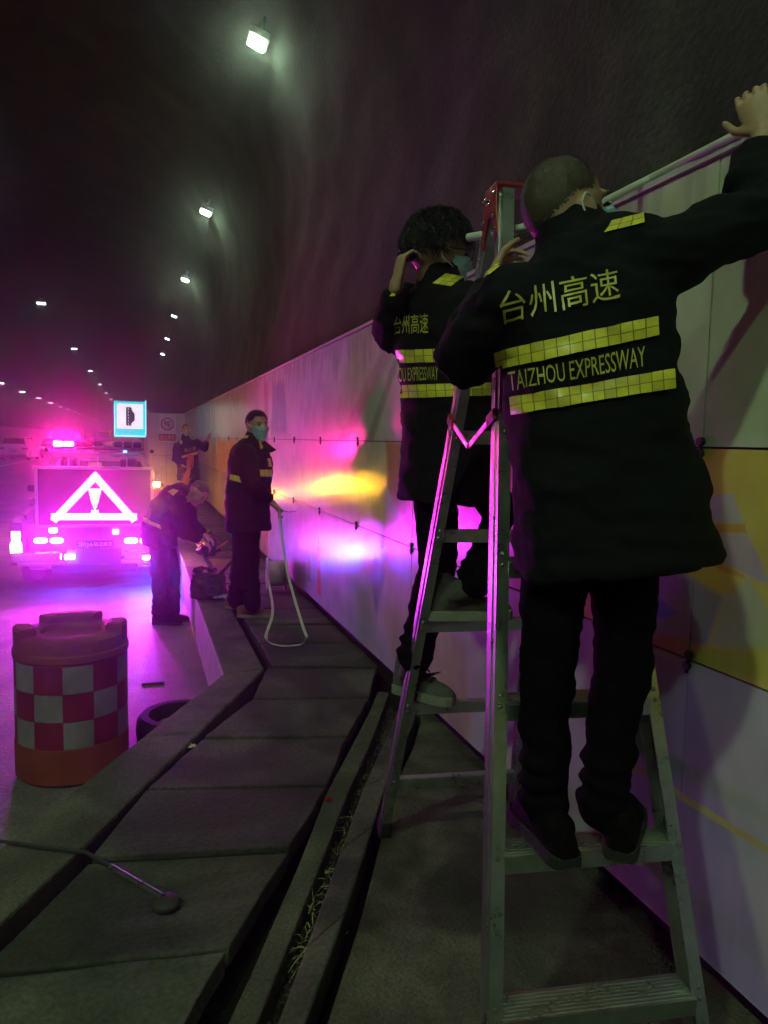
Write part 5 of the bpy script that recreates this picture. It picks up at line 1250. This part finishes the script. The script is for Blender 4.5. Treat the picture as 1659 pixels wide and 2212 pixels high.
# --- far man with a bundle of orange wire
D5 = 14.75; fc5 = (Rh*0.35-Fh*0.93).normalized(); sd5 = (-Rh*0.93-Fh*0.35).normalized()
def a5(px, py, dd=0.0): return at(px, py, D5+dd)
J = dict(head=a5(401, 929), neck=a5(401, 946), chest=a5(404, 965), waist=a5(406, 990), pelvis=a5(408, 1012),
 shL=a5(425, 956, 0.05), elL=a5(443, 968, 0.0), wrL=a5(447, 949, -0.08), shR=a5(384, 961, 0.0), elR=a5(378, 992, -0.02), wrR=a5(396, 1006, -0.16),
 hipL=a5(414, 1015), knL=a5(414, 1057), anL=a5(416, 1090), hipR=a5(402, 1015), knR=a5(400, 1057), anR=a5(398, 1090))
rings = []
for (px, py, a, b2) in ((408, 1037, 0.23, 0.16), (408, 1034, 0.232, 0.162), (407, 1012, 0.215, 0.15), (405, 985, 0.21, 0.145), (404, 966, 0.21, 0.14), (403, 955, 0.17, 0.12), (401, 948, 0.09, 0.09)):
    rings.append((a5(px, py), a, b2, sd5, Z))
opt = dict(voxel=0.014, rings=rings, hair='stub', handL=(Z*0.8+Rh*0.5, -Fh+Rh*0.2, Rh*0.6+Z*0.2, 0.15), handR=(Rh*0.9-Z*0.3, -Z, -Fh, 0.8), seed=15, fold=0.012)
man5, jk5, bj5, _, _ = person('person', 'far masked man gesturing by the wall, orange wire bundle under his arm', J, Rh*0.45-Fh*0.88, fc5, a5(408, 1097), opt)
tape('chest_patch', ((386, 950), (391, 948), (395, 957), (390, 960)), 1, 1, bj5, jk5)
tape('chest_patch', ((413, 945), (420, 945), (423, 951), (416, 952)), 1, 1, bj5, jk5)
tape('front_tape', ((392, 985), (427, 975), (428, 981), (394, 990)), 4, 1, bj5, jk5)
lettering('lettering', '高公速', ((397, 969), (422, 964), (423, 973), (399, 978)), bj5, jk5)
for px in (394, 411):
    g0 = gnd(px, 1098); shoe(man5, V((g0.x, g0.y, 0.004)), V((g0.x, g0.y, 0.004))+fc5*0.27, M_sh1, M_rubber, k=0.9)
# ------------------------------------------------------------------ smaller things
M_cab = mat('milky light strip', (0.62, 0.62, 0.56), 0.35, vary=0.08, vscale=20)
def tape_cable(name, pts, w_, label, cat, m=None, k=6, flat=0.45, r=None):
    o = MB().tube(smooth_path(pts, k), r or w_, 8, flat=flat).build(name, m or M_cab, smooth=True, angle=60); return tag(o, label, cat)
# light tube along the top of the wall
zt_ = z3+0.030
tp = [at(1012, 513, 2.13), at(1060, 505, 2.06), at(1140, 490, 1.95), at(1250, 462, 1.84)] + [V((W-0.010, y_, zt_)) for y_ in (1.95, 1.7, 1.45, 1.2, 0.9, 0.5)]
e = empty('light_tube', tp[4]); tag(e, 'pale flexible light tube being fixed along the top edge of the wall', 'light tube')
MB().tube(smooth_path(tp, 6), 0.0115, 10).build('tube', M_cab, e, smooth=True)
for y_ in (1.47, 0.95):
    MB().box((W-0.010, y_, zt_), (0.045, 0.035, 0.045)).build('clamp', M_alu, e, bevel=0.006)
# loop of cable hanging from the standing man's hand to the reel
h3 = at(604, 1102, 5.86)
lp = [h3, at(606, 1130, 5.86), at(612, 1185, 5.8), at(622, 1240, 5.68), at(641, 1310, 5.45), at(655, 1355, 5.28), at(662, 1378, 5.2), gnd(652, 1391, 0.012), gnd(620, 1396, 0.012), gnd(588, 1391, 0.012), at(575, 1378, 5.26), at(579, 1358, 5.36), at(587, 1335, 5.48), at(589, 1315, 5.58), at(586, 1290, 5.9), at(578, 1240, 6.6), V((1.19, 7.02, 0.20))]
tape_cable('hanging_cable', lp, 0.011, 'white flat cable looping from the standing man\'s hand onto the walkway slabs', 'cable')
tape_cable('loose_cable_end', [h3+Rh*0.01, at(612, 1103, 5.82), at(624, 1106, 5.78), at(640, 1104, 5.74)], 0.006, 'thin dark cable end pinched in the standing man\'s fingers', 'cable', m=M_rubber)
# cable reel
rc = V((1.27, 7.12, 0.155)); ax = (Rh*0.95+Fh*0.2).normalized(); ux = ax.cross(Z).normalized()
e = empty('cable_reel', (rc.x, rc.y, 0)); tag(e, 'pale cable reel with spoked flanges on the walkway beside the wall', 'reel')
def cyl(c, ax_, r, h, n=28): 
    u_ = ax_.cross(Z).normalized(); v_ = ax_.cross(u_); b = MB()
    R_1 = [c-ax_*h/2+u_*r*cos(2*pi*i/n)+v_*r*sin(2*pi*i/n) for i in range(n)]; b.prism(R_1, ax_*h); return b
cyl(rc, ax, 0.125, 0.15).build('wound_cable', mat('wound cable', (0.62, 0.60, 0.52), 0.5, vary=0.2, vscale=50, bump=0.5, bscale=90), e, smooth=True, angle=40)
M_fl = mat('clear flange plastic', (0.68, 0.66, 0.70), 0.25, spec=0.7)
for s in (-1, 1):
    fc_ = rc+ax*s*0.085; b = MB(); v_ = ax.cross(ux)
    for rr in (0.15, 0.09, 0.035): b.tube([fc_+ux*rr*cos(2*pi*i/24)+v_*rr*sin(2*pi*i/24) for i in range(25)], 0.011, 6, up=ax)
    for i in range(8): a = 2*pi*i/8; b.tube([fc_+ux*0.035*cos(a)+v_*0.035*sin(a), fc_+ux*0.15*cos(a+0.2)+v_*0.15*sin(a+0.2)], 0.009, 6, up=ax)
    b.build('flange', M_fl, e, smooth=True)
# black tool bag on the kerb, with plastic and offcuts
g_ = gnd(452, 1296)
e = empty('tool_bag', g_); tag(e, 'open black tool bag on the kerb between the bending and standing men', 'bag')
o = Org(); R = []; n = 20
for z_, a_, b_ in ((0.0, 0.15, 0.11), (0.02, 0.16, 0.12), (0.12, 0.155, 0.115), (0.20, 0.145, 0.10), (0.215, 0.12, 0.08)):
    R.append([g_+V((0, 0.1, 0.005+z_))+Rh*(a_*(abs(cos(t_))**0.5)*(1 if cos(t_) > 0 else -1))+Fh*(b_*(abs(sin(t_))**0.5)*(1 if sin(t_) > 0 else -1)) for t_ in [2*pi*i/n for i in range(n)]])
o.rings(R, n); M_bag = mat('black bag cloth', (0.010, 0.010, 0.011), 0.55, vary=0.3, vscale=30, bump=0.3, bscale=60)
o.make('bag', M_bag, e, 0.01, 2, folds(0.012, (14, 14, 14)))
hb = MB(); c_ = g_+V((0, 0.1, 0.2)); hb.tube(smooth_path([c_+Rh*0.10, c_+Rh*0.16+Z*0.08, c_+Rh*0.24+Z*0.16, c_+Rh*0.27+Z*0.06, c_+Rh*0.20-Z*0.12], 5), 0.016, 8); hb.build('handle', M_bag, e, smooth=True)
MB().tube([c_+Rh*0.02-Z*0.05, c_+Rh*0.13+Z*0.07], 0.010, 8).build('red_screwdriver', mat('red handle', (0.5, 0.05, 0.02), 0.4), e)
def crumple(name, c, r, m, label, cat, seed=1, flat=0.35, n=9):
    rg = random.Random(seed); b = MB(); vs = []; c = V(c)
    for i in range(n):
        for j in range(n):
            u_, v_ = i/(n-1)-0.5, j/(n-1)-0.5; q = V((u_*2*r*(1-0.3*abs(v_)), v_*1.7*r, flat*r*(0.3+rg.uniform(0, 1)*(1-abs(u_)*1.2)))); vs.append(c+q)
    b.add(vs, [(i*n+j, (i+1)*n+j, (i+1)*n+j+1, i*n+j+1) for i in range(n-1) for j in range(n-1)]); o = b.build(name, m); md = o.modifiers.new('solid', 'SOLIDIFY'); md.thickness = 0.002
    return tag(o, label, cat)
M_film = mat('clear film', (0.45, 0.45, 0.47), 0.12, spec=0.8)
crumple('plastic_wrap', c_+V((-0.03, 0.0, 0.02)), 0.11, mat('black film', (0.015, 0.012, 0.016), 0.1, spec=0.9), 'shiny black plastic sheet crumpled on top of the tool bag', 'plastic', 4, 0.6)
crumple('plastic_scrap', gnd(477, 1296)+V((0, 0, 0.008)), 0.08, M_film, 'crumpled clear plastic scrap beside the standing man\'s heel', 'plastic', 6, 0.5)
tri = [gnd(434, 1281), gnd(448, 1283), gnd(452, 1276), gnd(444, 1272)]; 
o = MB().prism([V((p_.x, p_.y, 0.006))+(V((0, 0, 0.05)) if i_ > 1 else V((0, 0, 0))) for i_, p_ in enumerate(tri)], (0, 0, 0.003)).build('paper_scrap', M_white); tag(o, 'small pale scrap of paper leaning on the black tool bag', 'paper')
# black plastic bag the bending man is handling on the kerb
gb = gnd(450, 1200, 0.0)
e = Org(); e.egg(gb+V((0, 0, 0.11)), (Rh*0.16, Fh*0.13, Z*0.12)); e.egg(gb+V((0, 0, 0.22))+Rh*0.03, (Rh*0.10, Fh*0.09, Z*0.10))
M_pb = mat('black polythene', (0.012, 0.010, 0.014), 0.14, spec=0.9, bump=0.6, bscale=18)
tag(e.make('plastic_bag', M_pb, None, 0.012, 1, folds(0.03, (12, 12, 12))), 'shiny black plastic bag under the bending man\'s hands', 'bag')
o = MB().tube([gb+Rh*0.12+Z*0.10-Fh*0.1, gb+Rh*0.26+Z*0.20-Fh*0.1], 0.010, 8).build('screwdriver', mat('orange handle', (0.7, 0.25, 0.08), 0.35)); tag(o, 'orange handled screwdriver sticking out of the black plastic bag', 'tool')
# bundle of orange wire held by the far man
M_wire = mat('orange wire', (0.55, 0.17, 0.04), 0.5, vary=0.3, vscale=30)
b = MB(); rg = random.Random(5)
for i in range(46):
    a_ = rg.uniform(-1, 1); s_ = rg.uniform(-1, 1); top = a5(411+4*a_, 990+5*s_, -0.24); L_ = rg.uniform(0.7, 1.2)
    q1 = top+(-Z*0.22-Rh*(0.02+0.05*a_)+Fh*0.03*s_)*L_; q2 = top+(-Z*0.42-Rh*(0.10+0.09*a_)-Fh*0.05*s_)*L_; q3 = q2+(-Z*rg.uniform(-0.10, 0.14)+Rh*rg.uniform(-0.05, 0.09))
    b.tube(smooth_path([top+Z*0.03, top, q1, q2, q3], 3), 0.006, 5)
for i in range(5):
    t_ = i*0.4; cc2 = a5(411, 996, -0.25); b.tube([cc2+Rh*0.07*cos(2*pi*j/10)*(1-0.1*i)+Z*0.16*sin(2*pi*j/10)+Fh*0.01*i for j in range(11)], 0.006, 5)
tag(b.build('wire_bundle', M_wire, smooth=True), 'loose bundle of orange wire hanging from the far man\'s arm', 'wire')
# dark box with a pale side near the far man
pb_ = on(366, 1040, 1, 12.6)
e = empty('equipment_case', (0.64, 12.6, 0)); tag(e, 'dark equipment case with a pale lid at the kerb behind the bending man', 'case')
MB().box((0.60, 12.6, 0.22), (0.26, 0.3, 0.44)).build('case', M_tdark, e, bevel=0.03); MB().box((0.745, 12.6, 0.24), (0.025, 0.26, 0.34)).build('lid', M_white, e, bevel=0.01)
# tyre lying on the road behind the kerb
tc3 = V((0.24, 4.68, ZR-0.03)); R0 = 0.26
e = empty('tyre', tc3); tag(e, 'dark worn tyre lying on the road just behind the kerb', 'tyre')
MB().lathe([(0.165, 0.03), (0.19, 0.0), (0.235, 0.0), (R0, 0.03), (R0+0.006, 0.09), (R0, 0.15), (0.235, 0.18), (0.19, 0.18), (0.165, 0.15), (0.155, 0.09), (0.165, 0.03)], 40, c=tc3).build('tread', M_rubber, e, smooth=True, angle=40)
MB().lathe([(0.001, 0.05), (0.12, 0.06), (0.156, 0.10)], 30, c=tc3).build('inner_disc', mat('dusty disc', (0.30, 0.29, 0.24), 0.8, vary=0.3), e, smooth=True)
# pale cup lying by the barrel
gc = V((-0.09, 4.07, ZR+0.045)); ax_ = V((0.8, -0.5, 0)).normalized()
cp = gnd(262, 1628, ZR+0.1); gc = V((cp.x, cp.y, ZR+0.05)); b = MB(); u_ = V((ax_.y, -ax_.x, 0)); n = 20; R = []
prof_ = [(-0.07, 0.001), (-0.07, 0.032), (0.06, 0.046), (0.063, 0.049), (0.06, 0.043), (-0.06, 0.029), (-0.06, 0.001)]
vs = [gc+ax_*t_+u_*r_*cos(2*pi*j/n)+Z*r_*sin(2*pi*j/n) for t_, r_ in prof_ for j in range(n)]
b.add(vs, [(i*n+j, i*n+(j+1) % n, (i+1)*n+(j+1) % n, (i+1)*n+j) for i in range(len(prof_)-1) for j in range(n)])
tag(b.build('paper_cup', mat('cream paper', (0.6, 0.56, 0.42), 0.6), smooth=True, angle=50), 'cream paper cup lying on the road between barrel and kerb', 'cup')
# long-handled hammer on the near slabs
h0 = gnd(-6, 1829); h1 = gnd(186, 1852); h2 = gnd(352, 1957)
e = empty('long_hammer', (h2.x, h2.y, 0)); tag(e, 'thin long-handled tool with a dark round head lying across the near slabs', 'tool')
hz_ = V((0, 0, 0.018)); M_tool = mat('tool steel', (0.035, 0.032, 0.03), 0.7, metal=0.0, vary=0.3, vscale=30)
MB().tube([V((h0.x-0.05, h0.y+0.03, 0.02)), V((h1.x, h1.y, 0.018)), V((h2.x, h2.y, 0.03))], [0.006, 0.007, 0.008], 8).build('handle', M_tool, e, smooth=True)
MB().tube([V((h1.x, h1.y, 0.018)).lerp(V((h2.x, h2.y, 0.03)), 0.35), V((h2.x, h2.y, 0.03))], 0.0105, 10).build('ferrule', M_alu, e, smooth=True)
MB().lathe([(0.001, 0.003), (0.036, 0.003), (0.042, 0.008), (0.044, 0.018), (0.041, 0.025), (0.030, 0.029), (0.012, 0.033), (0.001, 0.033)], 24, c=(h2.x+0.008, h2.y-0.012, 0)).build('head', M_tool, e, smooth=True, angle=50)
# scraps
crumple('sweet_wrapper', gnd(709, 1722)+V((0, 0, -0.018)), 0.016, mat('red foil', (0.6, 0.04, 0.02), 0.15, metal=0.6), 'tiny crumpled red foil wrapper at the edge of the drain', 'wrapper', 9, 0.9, 6)
crumple('pink_paper', gnd(415, 1601)+V((0, 0, -0.03)), 0.022, mat('pink paper', (0.7, 0.45, 0.42), 0.6), 'small torn pink paper caught in the gap beside the kerb', 'paper', 11, 0.6, 6)
g_ = gnd(330, 1478, ZR); o = MB().box((g_.x, g_.y, ZR+0.006), (0.16, 0.035, 0.012)).build('road_strip', M_rubber, bevel=0.003); tag(o, 'short black rubber strip lying on the lit road near the barrel', 'strip')
# grit scattered over the floor by the ladder, the slabs and the road
b = MB()
for i in range(900):
    x_, y_, z_ = random.choice([(rnd(0.3, 1.45), rnd(0.9, 3.4), -0.012), (rnd(0.0, 1.4), rnd(1.8, 6), 0.0), (rnd(-1.2, 0.45), rnd(4.8, 8.6), ZR), (rnd(-0.4, 0.4), rnd(3.6, 7), ZR)])
    if z_ == 0.0 and not (0.85 < x_ < 1.4 and y_ > 4.7): continue
    r_ = random.choice([0.002, 0.003, 0.004, 0.006, 0.009]); p_ = V((x_, y_, z_)); pts = [p_+V((rnd(-1, 1), rnd(-1, 1), rnd(-0.2, 0.9)))*r_ for _ in range(4)]
    b.add(pts, [(0, 2, 1), (0, 1, 3), (1, 2, 3), (0, 3, 2)])
tag(b.build('loose_grit', M_grit), 'loose grit scattered over the floor, slabs and road', 'grit', kind='stuff')
# ------------------------------------------------------------------ haze: the dusty tunnel air
hz = MB(); hz.box((-6.4, 160, 3.7), (23, 420, 10.2))
hm = bpy.data.materials.new('tunnel haze'); hm.use_nodes = True; N, L = nodes(hm)
N.remove(N['Principled BSDF']); pv = N.new('ShaderNodeVolumePrincipled'); pv.inputs['Color'].default_value = (0.9, 0.9, 0.92, 1); pv.inputs['Density'].default_value = HAZE; pv.inputs['Anisotropy'].default_value = 0.93
L.new(pv.outputs[0], N['Material Output'].inputs['Volume'])
tag(hz.build('haze', hm), 'thin dusty haze filling the tunnel air', 'haze', kind='stuff')
